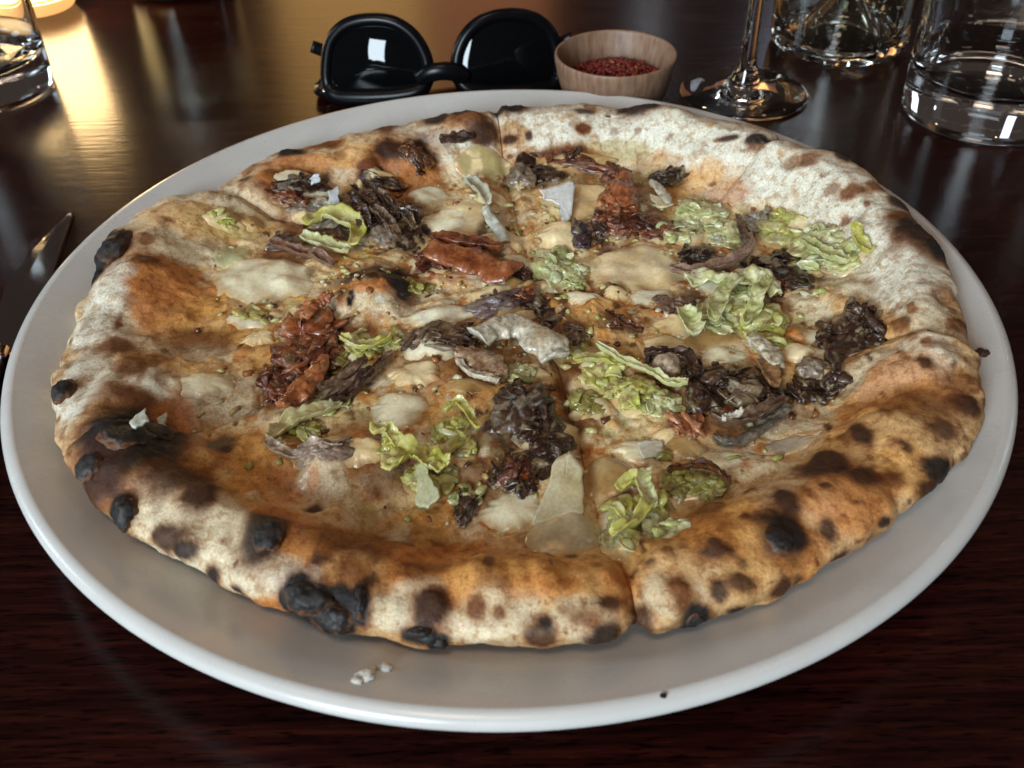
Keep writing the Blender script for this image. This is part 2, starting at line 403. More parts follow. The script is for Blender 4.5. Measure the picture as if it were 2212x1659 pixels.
# normals on each sector grid, then displacement along them
for k, s in enumerate(slices):
    G = s['G']
    du = np.gradient(G, axis=0); dv = np.gradient(G, axis=1)
    N = np.cross(dv, du); N /= np.linalg.norm(N, axis=2)[..., None]+1e-12
    N[:, 0] = (0, 0, 1)
    flip = np.sign(N[:, NT//2, 2]).mean() < 0
    if flip: N = -N
    N[:, NT+NO:] = (0, 0, -1)
    p = G.reshape(-1, 3)
    topm = np.zeros(NP); topm[:NT+NO] = 1; topm[NT+NO-10:NT+NO] = np.linspace(1, 0, 10)
    topm = np.tile(topm, len(G))
    rr = np.hypot(p[:, 0]-P0[0], p[:, 1]-P0[1])
    q = (np.repeat(s['R'], NP)-rr)/np.repeat(s['wr'], NP)
    rim = 1-ss(0.8, 1.4, q)
    d = 0.0020*fbm(p, 44, 2, 5)*(0.5+0.5*rim) + 0.0004*fbm(p, 150, 3, 6) + 0.00022*fbm(p, 620, 2, 7)
    bl = np.clip(fbm(p, 70, 2, 71), 0, 1); d += rim*.0026*bl*(.45+.55*ss(.2, -.3, np.sin(np.repeat(s['th'], NP))))
    d += (1-rim)*0.0022*np.clip(fbm(p, 105, 3, 8), -.2, 1)
    # lift / lower along cuts: a cut edge stands up, the slices overlap a little
    th = np.repeat(s['th'], NP)
    e0 = np.clip(1-(th-lims[k])*rr/0.030, 0, 1); e1 = np.clip(1-(lims[k+1]-th)*rr/0.030, 0, 1)
    s['q'] = q; s['rim'] = rim; s['topm'] = topm; s['N'] = N.reshape(-1, 3)
    s['edge'] = np.minimum(th-lims[k], lims[k+1]-th)*rr
    d -= 0.0022*ss(0.0035, 0.0, s['edge'])
    s['V'] = p + s['N']*(d*topm)[:, None]
    s['e0'] = e0; s['e1'] = e1; s['th2'] = th
AV = np.concatenate([s['V'] for s in slices]); AN = np.concatenate([s['N'] for s in slices])
ARIM = np.concatenate([s['rim'] for s in slices]); AQ = np.concatenate([s['q'] for s in slices])
ATH = np.concatenate([s['th2'] for s in slices]); ATOP = np.concatenate([s['topm'] for s in slices])
AEDGE = np.concatenate([s['edge'] for s in slices])
ASL = np.concatenate([np.full(len(s['V']), k) for k, s in enumerate(slices)])
# raised cut edges: front-left slice over the left one, right-front slice over the right one
for k, s in enumerate(slices):
    mid = 0.5*(lims[k]+lims[k+1]); md = (math.cos(mid), math.sin(mid))
    m = ASL == k
    if md[1] < -0.3 and md[0] < 0: AV[m, 2] += (0.0035*s['e0']*s['topm']*(0.25+0.75*s['rim']))
    if md[1] < -0.3 and md[0] > 0: AV[m, 2] += (0.0045*s['e1']*s['topm']*(0.25+0.75*s['rim']))
AP = proj(AV)
TOPI = np.where(ATOP > 0.5)[0]
def hit_i(px, py, r=7):
    for rr in (r, 2*r, 5*r, 12*r, 30*r):
        d2 = (AP[TOPI, 0]-px)**2 + (AP[TOPI, 1]-py)**2
        c = TOPI[d2 < rr*rr]
        if len(c): return c[np.argmin(AP[c, 2] + 0.00004*np.sqrt((AP[c, 0]-px)**2+(AP[c, 1]-py)**2))]
    return TOPI[np.argmin((AP[TOPI, 0]-px)**2 + (AP[TOPI, 1]-py)**2)]
def frame(i):
    nrm = AN[i]; X = np.array([1.0, 0, 0]); X = X - nrm*(X@nrm); X /= np.linalg.norm(X); T = np.cross(nrm, X)
    return AV[i].copy(), X, T, nrm
def pxlen(i):                                   # metres per photo pixel across, and along the tangent
    z = AP[i, 2]; c, X, T, nn = frame(i)
    m = z/FPX; return m, m/max(0.35, abs(T@UP))
BUMP = np.zeros(len(AV))
CREAM = (.72, .61, .41); WHITE = (.78, .74, .60); TAN = (.56, .33, .135); GOLD = (.70, .36, .095); ORANGE = (.54, .185, .034)
BROWN = (.150, .040, .008); DARK = (.042, .013, .005); CHAR = (.010, .0085, .008); CHEESE = (.84, .64, .34); GREEN = (.40, .38, .11)
PINK = (.50, .40, .32)
AC = np.zeros((len(AV), 3))
n1 = fbm(AV, 55, 4, 11); n2 = fbm(AV, 130, 4, 12); n3 = fbm(AV, 300, 3, 13); n4 = fbm(AV, 36, 3, 14)
def lerp(a, b, t): return a + (np.asarray(b)-a)*np.clip(t, 0, 1)[:, None]
AC[:] = CHEESE
AC = lerp(AC, GOLD, ss(-.05, .22, n1+.6*n3)*.9); AC = lerp(AC, ORANGE, ss(.12, .34, n2+.3*n1+.3*n3)*.8)
AC = lerp(AC, CREAM, ss(.10, .26, fbm(AV, 85, 4, 33)+.4*n3)*.85); AC = lerp(AC, (.40, .36, .13), ss(.2, .5, fbm(AV, 75, 3, 19))*.5)
AC = lerp(AC, BROWN, ss(.30, .42, fbm(AV, 95, 4, 15)+.3*n3)*.8)
# crust colour by bearing
sx, sy = np.cos(ATH), np.sin(ATH)
crust = np.zeros_like(AC); crust[:] = CREAM
crust = lerp(crust, TAN, ss(.1, -.7, sy)*.85)
crust = lerp(crust, GOLD, ss(-.1, -.8, sy)*ss(.25, .7, AQ)*.8)
crust = lerp(crust, WHITE, ss(.2, .7, sx*.6+sy*.75)*ss(.15, .45, AQ))
crust = lerp(crust, PINK, ss(.45, .1, AQ)*ss(0, .4, sy)*.6)
crust = lerp(crust, TAN, ss(.0, .45, n2+.4*n3)*.55)
crust = lerp(crust, GOLD, ss(.25, .6, n1)*.35*ss(.4, -.4, sy))
crust = lerp(crust, BROWN, ss(.40, .60, fbm(AV, 210, 3, 16))*.55)
AC = AC + (crust-AC)*ss(1.25, .75, AQ+.25*n2)[:, None]
# baked underside
under = ss(0.30, 0.0, AQ)*(AN[:, 2] < 0.1)
AC = lerp(AC, (.16, .075, .03), under*.6*ss(-.3, .4, n2))
HALO = True
def paint(px, py, rx, ry, col, a=1.0, soft=.5, warp=.35, bump=0.0, rot=0.0):
    global AC
    i = hit_i(px, py); c, X, T, nn = frame(i); mx, my = pxlen(i)
    A, B = rx*mx, ry*my
    D = AV-c; lim = 2.2*max(A, B)
    idx = np.where((np.abs(D[:, 0]) < lim) & (np.abs(D[:, 1]) < lim) & (np.abs(D[:, 2]) < lim))[0]
    D = D[idx]; x = D@X; y = D@T; z = D@nn
    cs, sn = math.cos(rot), math.sin(rot); x, y = x*cs+y*sn, -x*sn+y*cs
    d = np.sqrt((x/A)**2 + (y/B)**2 + (z/max(min(A, B)*1.6, .004))**2)
    d = d + warp*fbm(AV[idx], 1.1/max(A, B), 4, (px*3+py) % 97)
    if sum(col) < .21 and HALO and min(rx, ry) < 56:      # toasted ring round a burnt spot
        h = ss(1.75, .85, d)*a*.75
        hc = np.array((.40, .17, .035) if sum(col) > .1 else (.24, .075, .016))
        AC[idx] = AC[idx]*(1-h[:, None]) + np.minimum(AC[idx], hc)*h[:, None]
    m = ss(1+soft*.5, 1-soft*.5, d)
    AC[idx] = AC[idx] + (np.array(col)-AC[idx])*(m*a)[:, None]
    if bump: BUMP[idx] += bump*min(A, B)*np.clip(1-d*d, 0, 1)**.8

# broad colour fields
for a in [
 # left slice
 (360,640,130,80,ORANGE,.85,.9,.5),(330,600,90,60,ORANGE,.5,.9,.5),(460,700,110,60,GOLD,.7,.9),(450,740,70,25,BROWN,.6,.8,.5),(220,690,60,60,CREAM,.9,.7),
 (200,800,56,120,WHITE,.95,.7),(215,690,44,70,WHITE,.9,.7),(235,610,40,56,WHITE,.8,.7),(400,815,160,66,CREAM,.98,.7,.45),(330,855,120,44,WHITE,.75,.8),(420,800,70,20,GOLD,.7,.7,.6),(340,790,90,20,GOLD,.6,.8,.6),
 (430,545,110,30,CREAM,.8,.8),(460,480,60,34,GREEN,.5,.9),(420,470,120,50,GOLD,.55,.9),(540,540,50,50,CHEESE,.6,.9),(520,480,60,30,GREEN,.5,.8),
 (560,400,60,40,CREAM,.75,.8),(480,420,60,22,CREAM,.6,.8),(650,345,110,26,ORANGE,.8,.8,.5),(780,330,90,26,GOLD,.7,.9),(820,295,110,22,TAN,.6,.8),(880,335,60,50,DARK,.85,.6,.5),(820,375,50,34,BROWN,.8,.7,.5),(900,400,60,60,ORANGE,.75,.8),
 (640,400,80,40,BROWN,.75,.8),(600,380,40,20,ORANGE,.7,.8),
 # front-left slice
 (560,1010,160,70,ORANGE,.75,.8,.5),(700,1150,150,60,ORANGE,.8,.8,.5),(480,1000,90,40,GOLD,.8,.8),(400,1080,110,50,CREAM,.75,.8),(480,1180,120,45,CREAM,.85,.7),
 (560,1240,90,35,WHITE,.5,.8),(330,1040,80,30,CREAM,.75,.7),(700,1030,60,50,CREAM,.8,.7),(740,1110,70,40,CREAM,.75,.7),(800,1105,30,22,(.45,.38,.1),.6,.8),(780,960,95,55,ORANGE,.85,.7,.4),(830,1010,70,60,BROWN,.55,.8,.5),
 (860,1180,110,50,BROWN,.6,.8,.5),(740,1200,90,35,BROWN,.45,.9,.6),(1000,1215,220,50,ORANGE,.8,.8,.5),(1150,1230,200,36,GOLD,.6,.9),(930,1130,90,40,GOLD,.6,.9),
 # front crust
 (760,1230,70,30,TAN,.6,.8),(900,1300,60,40,CREAM,.7,.8),(1080,1320,90,45,CREAM,.75,.8),(1260,1330,70,45,CREAM,.7,.8),(1180,1260,90,22,ORANGE,.6,.8),(420,1130,130,52,CREAM,.9,.7),(330,1050,80,44,CREAM,.8,.7),(540,1235,110,38,CREAM,.9,.7),(640,1255,60,26,WHITE,.6,.7),(850,1320,50,34,CREAM,.8,.6),(1000,1350,80,34,CREAM,.75,.6),(1440,1280,70,40,CREAM,.55,.8),(1340,1260,40,60,ORANGE,.6,.7),
 # right-front slice
 (1620,1120,160,60,GOLD,.7,.9,.5),(1520,1140,70,40,ORANGE,.6,.8),(1700,1050,90,50,CREAM,.55,.9),(1830,1060,110,70,ORANGE,.75,.8,.5),(1900,940,100,45,TAN,.8,.8),(1980,900,90,26,TAN,.7,.8),(1720,1180,80,40,ORANGE,.6,.8,.6),
 (1500,900,90,40,ORANGE,.55,.9,.5),(1620,1000,80,26,CREAM,.6,.8),(1450,930,50,30,GOLD,.7,.7),(1950,1010,60,50,GOLD,.6,.8,.6),
 # right slice
 (1790,640,90,60,CREAM,.9,.7,.4),(1960,600,90,80,WHITE,.85,.8),(2030,690,60,60,CREAM,.7,.7),(1990,760,80,40,WHITE,.6,.8),(1900,800,80,40,CREAM,.75,.8),(1780,760,120,50,ORANGE,.65,.8,.5),(1860,700,60,40,GOLD,.6,.9,.5),(1920,850,120,30,ORANGE,.65,.8,.5),(2080,760,26,80,TAN,.6,.7,.5),
 (1740,790,60,40,GOLD,.7,.8),(2085,640,22,60,TAN,.7,.7),
 # top right
 (1350,280,140,40,WHITE,.95,.6),(1560,330,120,40,WHITE,.9,.6),(1620,400,110,36,WHITE,.9,.6),(1800,420,100,50,WHITE,.85,.7),(1900,480,80,60,WHITE,.85,.7),(1480,400,90,40,GOLD,.7,.8,.5),(1570,420,50,30,ORANGE,.6,.8),(1300,330,100,24,(.50,.40,.16),.7,.8),
 (1200,350,90,30,BROWN,.7,.8,.5),(1100,290,50,30,TAN,.8,.7),(1000,270,60,24,TAN,.7,.8),(1420,350,60,18,TAN,.6,.8),(950,290,50,22,PINK,.7,.8),
 # middle
 (800,640,110,60,CREAM,.9,.6),(815,606,86,40,DARK,.97,.5,.5),(720,640,50,16,GOLD,.8,.7,.5),(800,648,50,16,ORANGE,.8,.6,.6),(1000,460,90,70,CHEESE,.85,.7),(1060,470,40,60,(.5,.44,.3),.6,.7),(1000,560,140,60,ORANGE,.6,.8,.5),(1130,640,60,50,BROWN,.75,.7,.5),
 (1270,680,90,60,GOLD,.7,.8,.5),(1220,710,40,40,BROWN,.5,.8,.5),(1440,670,60,30,ORANGE,.6,.8),(1380,740,90,50,GOLD,.55,.8,.5),(1250,760,60,40,(.34,.24,.06),.7,.8),(1000,820,90,40,ORANGE,.7,.8,.5),(960,870,90,30,GOLD,.6,.8),(1250,850,40,70,BROWN,.6,.8,.5),(1080,860,60,40,GOLD,.6,.8),
 (600,800,60,90,BROWN,.6,.9,.5),(700,760,80,80,BROWN,.55,.9,.5),(560,760,60,50,GOLD,.7,.8),(1250,440,110,90,TAN,.5,.9),(1360,450,90,80,BROWN,.55,.8,.5),(1250,520,60,40,GOLD,.6,.8),(1560,640,130,60,BROWN,.55,.9,.5),(1660,590,100,30,DARK,.6,.7,.5),
 (1600,850,130,70,BROWN,.6,.9,.5),(1440,790,90,30,ORANGE,.6,.8),(1130,960,110,80,DARK,.55,.9,.5),(1060,1030,80,40,BROWN,.5,.9,.5),(1190,1100,130,60,CHEESE,.8,.8),(850,480,110,60,DARK,.6,.9,.5),(680,470,90,50,BROWN,.6,.9,.5),
 (620,550,60,20,BROWN,.6,.8),(1080,770,120,40,BROWN,.4,.9,.5),(930,760,80,40,BROWN,.4,.9,.5),
]:
    if sum(a[4]) < .21: a = a[:5]+(min(1, a[5]*1.3),)+a[6:]  # browned patches deepened; dark shading around the toppings is painted in too
    paint(*a[:6], (a[6] if len(a) > 6 else .5)*.65, (a[7] if len(a) > 7 else .36)+.08, .10)
# random leopard spots on the crust
def rndspots(nn, test, rlo, rhi, cols, amax=.9):
    c = np.where(test & (ATOP > .9))[0]
    for i in rng.choice(c, nn):
        paint(AP[i, 0], AP[i, 1], rng.uniform(rlo, rhi), rng.uniform(rlo, rhi)*.8, cols[rng.integers(len(cols))], rng.uniform(.5, amax), .45, .5, rng.uniform(0, .12))
rndspots(120, (ARIM > .6) & (sy < -.3) & (sx > -.2), 4, 15, [BROWN, DARK, BROWN, (.24, .085, .018)])
rndspots(70, (ARIM > .6) & (sy < -.2) & (sx <= .0), 4, 13, [BROWN, (.26, .10, .025), (.2, .1, .05)])
rndspots(36, (ARIM > .6) & (sy > .1), 5, 13, [BROWN, TAN, (.22, .10, .04)], .8)
rndspots(30, (ARIM > .5) & (sx < -.6), 6, 16, [TAN, (.26, .12, .06), BROWN], .7)
rndspots(110, (ARIM < .3), 8, 24, [BROWN, ORANGE, CHEESE, CREAM, DARK], .75)
rndspots(90, (ARIM < .3), 4, 9, [CREAM, WHITE, BROWN, DARK, (.4,.4,.15)], .9)
def bubbles(nn, test, rlo, rhi, cols):
    c = np.where(test & (ATOP > .9))[0]
    for i in rng.choice(c, nn):
        r = rng.uniform(rlo, rhi)
        paint(AP[i, 0], AP[i, 1], r*1.1, r*.75, cols[rng.integers(len(cols))], rng.uniform(.35, .75), .8, .4, rng.uniform(.16, .34))
bubbles(60, (ARIM > .12) & (ARIM < .85) & (sy < .5), 9, 24, [GOLD, TAN, CHEESE, TAN, CREAM])
bubbles(70, (ARIM < .2), 8, 22, [CHEESE, CREAM, GOLD, ORANGE, CHEESE])
# particular burnt and toasted marks
for a in [
 (245,530,36,44,CHAR,1,.4,.4,.25),(215,570,14,50,CHAR,1,.4,.4,.1),(320,510,20,12,BROWN,.8),(320,565,26,16,DARK,.75,.7,.4,.1),(255,750,40,20,BROWN,.85,.7,.4,.1),(285,795,26,20,BROWN,.8,.7,.4,.1),(350,790,24,12,BROWN,.6,.7),(240,900,20,14,BROWN,.6,.7),
 (300,925,100,52,CHAR,1,.5,.45,.12),(220,1000,58,50,DARK,.9,.6,.5,.1),(300,870,80,16,BROWN,.8,.8,.5),(380,900,40,40,ORANGE,.7,.8),(480,965,30,26,DARK,.95,.5,.3,.1),(390,1020,60,24,DARK,.85,.7,.5,.1),(440,1050,36,24,DARK,.9,.6,.4,.15),
 (260,1105,34,44,CHAR,1,.4,.3,.3),(370,1160,40,26,DARK,.9,.6,.5,.15),(400,1190,30,20,CHAR,.9,.5,.4,.15),(575,1160,48,52,CHAR,.9,.6,.35,.35),(680,1106,16,13,DARK,.95,.5,.3),(460,1245,20,18,CHAR,.95,.5),(515,1275,16,12,CHAR,.95,.5),
 (650,1290,56,44,CHAR,1,.35,.4,.25),(720,1320,60,54,CHAR,1,.35,.4,.2),(775,1300,22,50,CHAR,1,.4,.4,.2),(930,1315,42,34,DARK,.95,.5,.35,.3),(905,1370,40,20,CHAR,1,.4,.4,.2),(950,1390,26,18,CHAR,1,.4,.4,.1),
 (1030,1315,22,18,BROWN,.9,.6,.3,.2),(1080,1318,14,12,BROWN,.8,.6,.3,.2),(1170,1375,34,34,DARK,.85,.6,.4,.15),(1180,1340,14,14,CHAR,.9,.5),(1300,1380,44,24,CHAR,.9,.6,.5,.15),(1260,1330,40,16,BROWN,.7,.6,.5),(1320,1300,26,14,DARK,.85,.6,.3,.2),
 (1380,1350,22,40,DARK,.85,.6,.5,.15),(1500,1345,36,26,CHAR,1,.5,.3,.2),(1470,1270,26,30,BROWN,.85,.6,.5,.1),(1690,1165,52,42,CHAR,.97,.6,.4,.25),(1785,1140,18,22,DARK,.9,.5,.3,.15),(1690,1090,26,16,DARK,.95,.5,.3,.2),
 (1555,1180,36,16,DARK,.9,.5,.4,.15),(1600,1250,30,18,DARK,.8,.6,.4,.2),(1550,1270,18,22,CHAR,.8,.6),(1780,1005,52,22,DARK,.95,.5,.4,.25),(1860,1030,44,26,DARK,.9,.5,.4,.2),(1920,1030,30,18,BROWN,.9,.6,.4,.2),(1860,940,20,14,DARK,.95,.5,.3,.1),(1950,965,12,12,DARK,.9,.5),
 (2030,1010,44,32,CHAR,.95,.5,.4,.2),(2080,870,34,26,DARK,.9,.6,.4,.2),(2000,1060,34,20,DARK,.9,.5,.4,.2),(2040,920,30,24,DARK,.8,.6,.5),(1690,1270,30,18,DARK,.9,.5),(1590,1330,20,12,CHAR,.9,.5),(1910,1130,20,12,CHAR,.9,.5),(1820,1210,26,12,CHAR,.9,.5),
 (2002,470,60,40,CHAR,1,.9,.5,.10),(2035,528,44,40,CHAR,1,.9,.5,.10),(1975,500,40,24,DARK,.8,.9,.5),(1935,468,26,12,BROWN,.85,.6),(1950,428,26,16,CHAR,.9,.7),(1840,412,34,14,BROWN,.85,.5,.5),(1890,400,26,12,BROWN,.8,.5,.4),(1740,340,22,18,BROWN,.75,.6,.5),(1700,355,22,16,(.24,.11,.04),.8,.6,.5),(1790,410,20,14,(.25,.12,.05),.8,.5),
 (1630,320,16,12,BROWN,.7,.6),(1260,278,16,15,BROWN,.95,.5,.3,-.15),(1100,298,16,10,DARK,.95,.5,.3,.1),(1140,295,8,10,DARK,.9,.5),(1010,250,46,24,BROWN,.85,.6,.5,.2),(1010,232,30,12,CHAR,.95,.5,.4,.15),(1050,290,34,26,DARK,.9,.6,.5),(1100,222,40,14,CHAR,1,.4,.3,.2),
 (1370,228,44,16,CHAR,.95,.5,.4,.1),(1260,235,22,8,CHAR,.8,.5),(940,245,26,12,CHAR,.95,.5),(830,268,22,10,DARK,.8,.6),(625,315,34,13,CHAR,1,.5,.3,.2),(700,308,40,10,BROWN,.9,.6),(520,355,16,8,CHAR,.9,.5),(1640,300,40,10,CHAR,.95,.5),(1570,295,20,7,DARK,.9,.5),(1820,330,16,10,CHAR,.9,.5),
 (2030,640,26,18,BROWN,.6,.7,.5,-.1),(2060,700,24,14,BROWN,.65,.7,.5,-.1),(2100,720,12,16,DARK,.7,.6),(1990,860,70,26,BROWN,.6,.8,.6),(2050,740,34,16,(.3,.2,.12),.6,.8,.5,-.12),(2060,820,40,20,BROWN,.6,.7,.5,-.1),(1930,700,16,14,BROWN,.8,.6),(1880,610,14,18,(.35,.2,.1),.6,.7),(1880,650,12,14,(.35,.2,.1),.6,.7),(1760,650,26,8,(.4,.25,.12),.6,.7),
 (840,600,50,26,CHAR,.95,.6,.5,.05),(880,632,22,34,CHAR,.95,.5,.5),(762,668,7,13,CHAR,1,.3,.3,-.05),(660,390,60,24,DARK,.8,.6,.5),(860,325,46,22,DARK,.9,.5,.5,.1),(1330,605,22,12,DARK,.9,.5,.3,.1),(1440,385,34,22,CHAR,1,.4,.4,.2),(1505,545,34,18,CHAR,1,.4,.4,.2),(1190,510,24,9,DARK,.8,.5,.3,-.2),
 (1450,735,20,14,ORANGE,.9,.6),(1130,600,22,14,DARK,.9,.5,.4),(1530,1100,36,14,BROWN,.8,.6,.5),(900,1240,60,14,BROWN,.6,.7),(760,1240,30,18,BROWN,.8,.7,.5),(690,1215,22,12,DARK,.85,.6),(800,1245,16,12,DARK,.85,.5),(1070,1250,40,14,BROWN,.5,.7,.5),
]: paint(*a)
# blistered bubbles of dough and swellings
for px, py, rx, ry, h in [(800,640,110,70,.0066),(760,1000,110,75,.0050),(240,890,90,60,.002),(700,1030,60,44,.0020),(740,1110,60,34,.002),(1185,505,60,26,.0024),(1450,940,50,30,.0025),
                          (1790,640,80,44,.0022),(400,820,130,50,.002),(880,335,50,30,.003),(1020,265,60,34,.0035),(360,640,110,70,.001),(1300,640,40,26,.0022),(1340,720,40,20,.0015)]:
    i = hit_i(px, py); c, X, T, nn = frame(i); mx, my = pxlen(i)
    D = AV-c; d = (D[:, 0]/(rx*mx))**2 + (D[:, 1]/(ry*my))**2
    BUMP += np.where(ATOP > .5, h*np.clip(1-d, 0, 1)**1.2*(1+.25*n2), 0)
burn = ss(.05, .02, AC.sum(1))
BUMP += burn*0.0009*np.clip(fbm(AV, 420, 3, 21), -.4, 1)
BUMP *= ATOP
AV = AV + AN*BUMP[:, None]
AV[ATOP == 0, 2] = AV[ATOP == 0, 2]
AP = proj(AV)
AC = AC*(1+.16*n3+.10*fbm(AV, 800, 2, 22))[:, None]
AC = np.clip(AC, .004, .85)

WET = np.clip((1-ARIM)*(.55+.9*fbm(AV, 90, 3, 41)), 0, 1)
# plan map of the top of the dough, for things that lie on it
GX0, GY0, GS, GN = -.19, -.19, .001, 380
ix = ((AV[TOPI, 0]-GX0)/GS).astype(int); iy = ((AV[TOPI, 1]-GY0)/GS).astype(int)
HM = np.full((GN, GN), -1.0); np.maximum.at(HM, (ix, iy), AV[TOPI, 2])
for _ in range(3):
    P = np.pad(HM, 1, mode='edge')
    nb = np.max(np.stack([P[:-2, 1:-1], P[2:, 1:-1], P[1:-1, :-2], P[1:-1, 2:]]), 0)
    HM = np.where(HM < 0, nb, HM)
HM = np.where(HM < 0, .024, HM)
HS = HM.copy()
for _ in range(4):
    P = np.pad(HS, 1, mode='edge'); HS = (P[:-2, 1:-1]+P[2:, 1:-1]+P[1:-1, :-2]+P[1:-1, 2:]+2*HS)/6
def top(x, y, H=None):
    H = HS if H is None else H
    fx = np.clip((np.asarray(x)-GX0)/GS-.5, 0, GN-2); fy = np.clip((np.asarray(y)-GY0)/GS-.5, 0, GN-2)
    i = fx.astype(int); j = fy.astype(int); u = fx-i; v = fy-j
    return H[i, j]*(1-u)*(1-v)+H[i+1, j]*u*(1-v)+H[i, j+1]*(1-u)*v+H[i+1, j+1]*u*v

CMAP = np.zeros((GN, GN, 3)); CN = np.zeros((GN, GN))
np.add.at(CMAP, (ix, iy), AC[TOPI]); np.add.at(CN, (ix, iy), 1)
for _ in range(3):                       # spread to empty cells, soften a little
    Pd = np.pad(CMAP, ((1, 1), (1, 1), (0, 0))); Pn = np.pad(CN, 1)
    CMAP = CMAP+.5*(Pd[:-2, 1:-1]+Pd[2:, 1:-1]+Pd[1:-1, :-2]+Pd[1:-1, 2:]); CN = CN+.5*(Pn[:-2, 1:-1]+Pn[2:, 1:-1]+Pn[1:-1, :-2]+Pn[1:-1, 2:])
CMAP = CMAP/np.maximum(CN, 1e-6)[..., None]
def dough_col(x, y):
    i = np.clip(((np.asarray(x)-GX0)/GS).astype(int), 0, GN-1); j = np.clip(((np.asarray(y)-GY0)/GS).astype(int), 0, GN-1)
    return CMAP[i, j]

pizza = empty('pizza', (float(P0[0]), float(P0[1]), .0066), 'whole baked pizza with a blistered charred crust, cut into six slices on the white plate', 'pizza')
SL = []
off = 0
for k, s in enumerate(slices):
    nrow, ncol = s['G'].shape[:2]; nv = nrow*ncol
    V = AV[off:off+nv].copy(); C = AC[off:off+nv]; off += nv
    mid = .5*(lims[k]+lims[k+1])
    V[:, :2] += .00035*np.array([math.cos(mid), math.sin(mid)])
    F = []
    I = np.arange(nv).reshape(nrow, ncol)
    a = I[:-1, :-1].ravel(); b_ = I[1:, :-1].ravel(); c_ = I[1:, 1:].ravel(); d_ = I[:-1, 1:].ravel()
    F = np.stack([a, d_, c_, b_], 1).tolist()
    F.append(I[0, :].tolist()[::-1]); F.append(I[-1, :].tolist())
    F.append(I[:, 0].tolist() ); F.append(I[:, -1].tolist()[::-1])
    o = obj('pizza_slice', V, F, M_DOUGH, pizza, col=np.concatenate([C, WET[off-nv:off, None]], 1))
    SL.append(o)
def slice_of(p):
    t = math.atan2(p[1]-P0[1], p[0]-P0[0])
    for k in range(6):
        for w_ in (0, 2*math.pi, -2*math.pi):
            if lims[k] <= t+w_ < lims[k+1]: return SL[k]
    return SL[0]

# ------------------------------------------------------------------ toppings
def pal(p, cols, f, seed):
    """mottle between the listed colours"""
    t = np.clip(.5+.75*fbm(p, f, 4, seed), 0, .999)*(len(cols)-1)
    i = t.astype(int); u = (t-i)[:, None]; c = np.array(cols)
    return c[i]*(1-u)+c[np.minimum(i+1, len(cols)-1)]*u
def put(name, V, F, C, m, lab=None):
    c = V.mean(0); o = obj(name, V, F, m, slice_of(c), col=np.clip(C, .003, .85))
    if lab: o['label'] = lab
    return o
SEED = [0]
SMEAR = [(.45, .34, .17), (.58, .47, .27), (.40, .36, .27)]
def body(i, rx, ry, hz, cols, amp, freq, rot, ridged, sub, lift, cf, sd, melt=0.0, smear=0.0, brown=0.0):
    c = AV[i]; mx, my = pxlen(i); A, B = rx*mx, ry*my
    p, F = ico(sub)
    n = fbm(p, freq*.62, 3, sd)
    rg = 1-2.4*np.abs(fbm(p*np.array([1, 1, .6]), freq*1.9, 3, sd+.37))
    rg2 = 1-2.2*np.abs(fbm(p, freq*4.2, 2, sd+.71))
    r = 1+amp*n+ridged*(.30*rg+.13*rg2)-.2*ridged
    v = p*r[:, None]
    v[:, :2] += .30*amp*np.stack([fbm(p, freq*1.1, 2, sd+1), fbm(p, freq*1.1, 2, sd+2)], 1)
    v[:, 2] = np.where(v[:, 2] < 0, v[:, 2]*.5, v[:, 2])
    v = v*np.array([A, B, hz])
    cs, sn = math.cos(rot), math.sin(rot)
    v[:, :2] = np.stack([v[:, 0]*cs-v[:, 1]*sn, v[:, 0]*sn+v[:, 1]*cs], 1)
    v[:, :2] += c[:2]
    rel = v[:, 2].copy()
    v[:, 2] += .6*top(v[:, 0], v[:, 1])+.4*top(c[0], c[1]) + hz*lift
    C = pal(p, cols, cf, sd+9)*(1+.35*fbm(p, 6, 3, sd+4))[:, None]
    C = C*(1+.5*fbm(p*np.array([1, 1, 2]), 11, 3, sd+14))[:, None]
    if brown: C = lerp(C, (.22, .10, .03), ss(.12, .4, fbm(p, 2.6, 4, sd+12))*brown)
    if smear: C = lerp(C, SMEAR[sd % 3], ss(.10, .30, fbm(p, 2.2, 4, sd+11)+.25*fbm(p, 9, 2, sd+15))*smear)
    k = ss(.42, .0, rel/hz+.5*fbm(p, 3, 2, sd+8))*.7
    C = lerp(C, dough_col(v[:, 0], v[:, 1])*.7+np.array((.26, .13, .04))*.3, k)
    return v, F, C
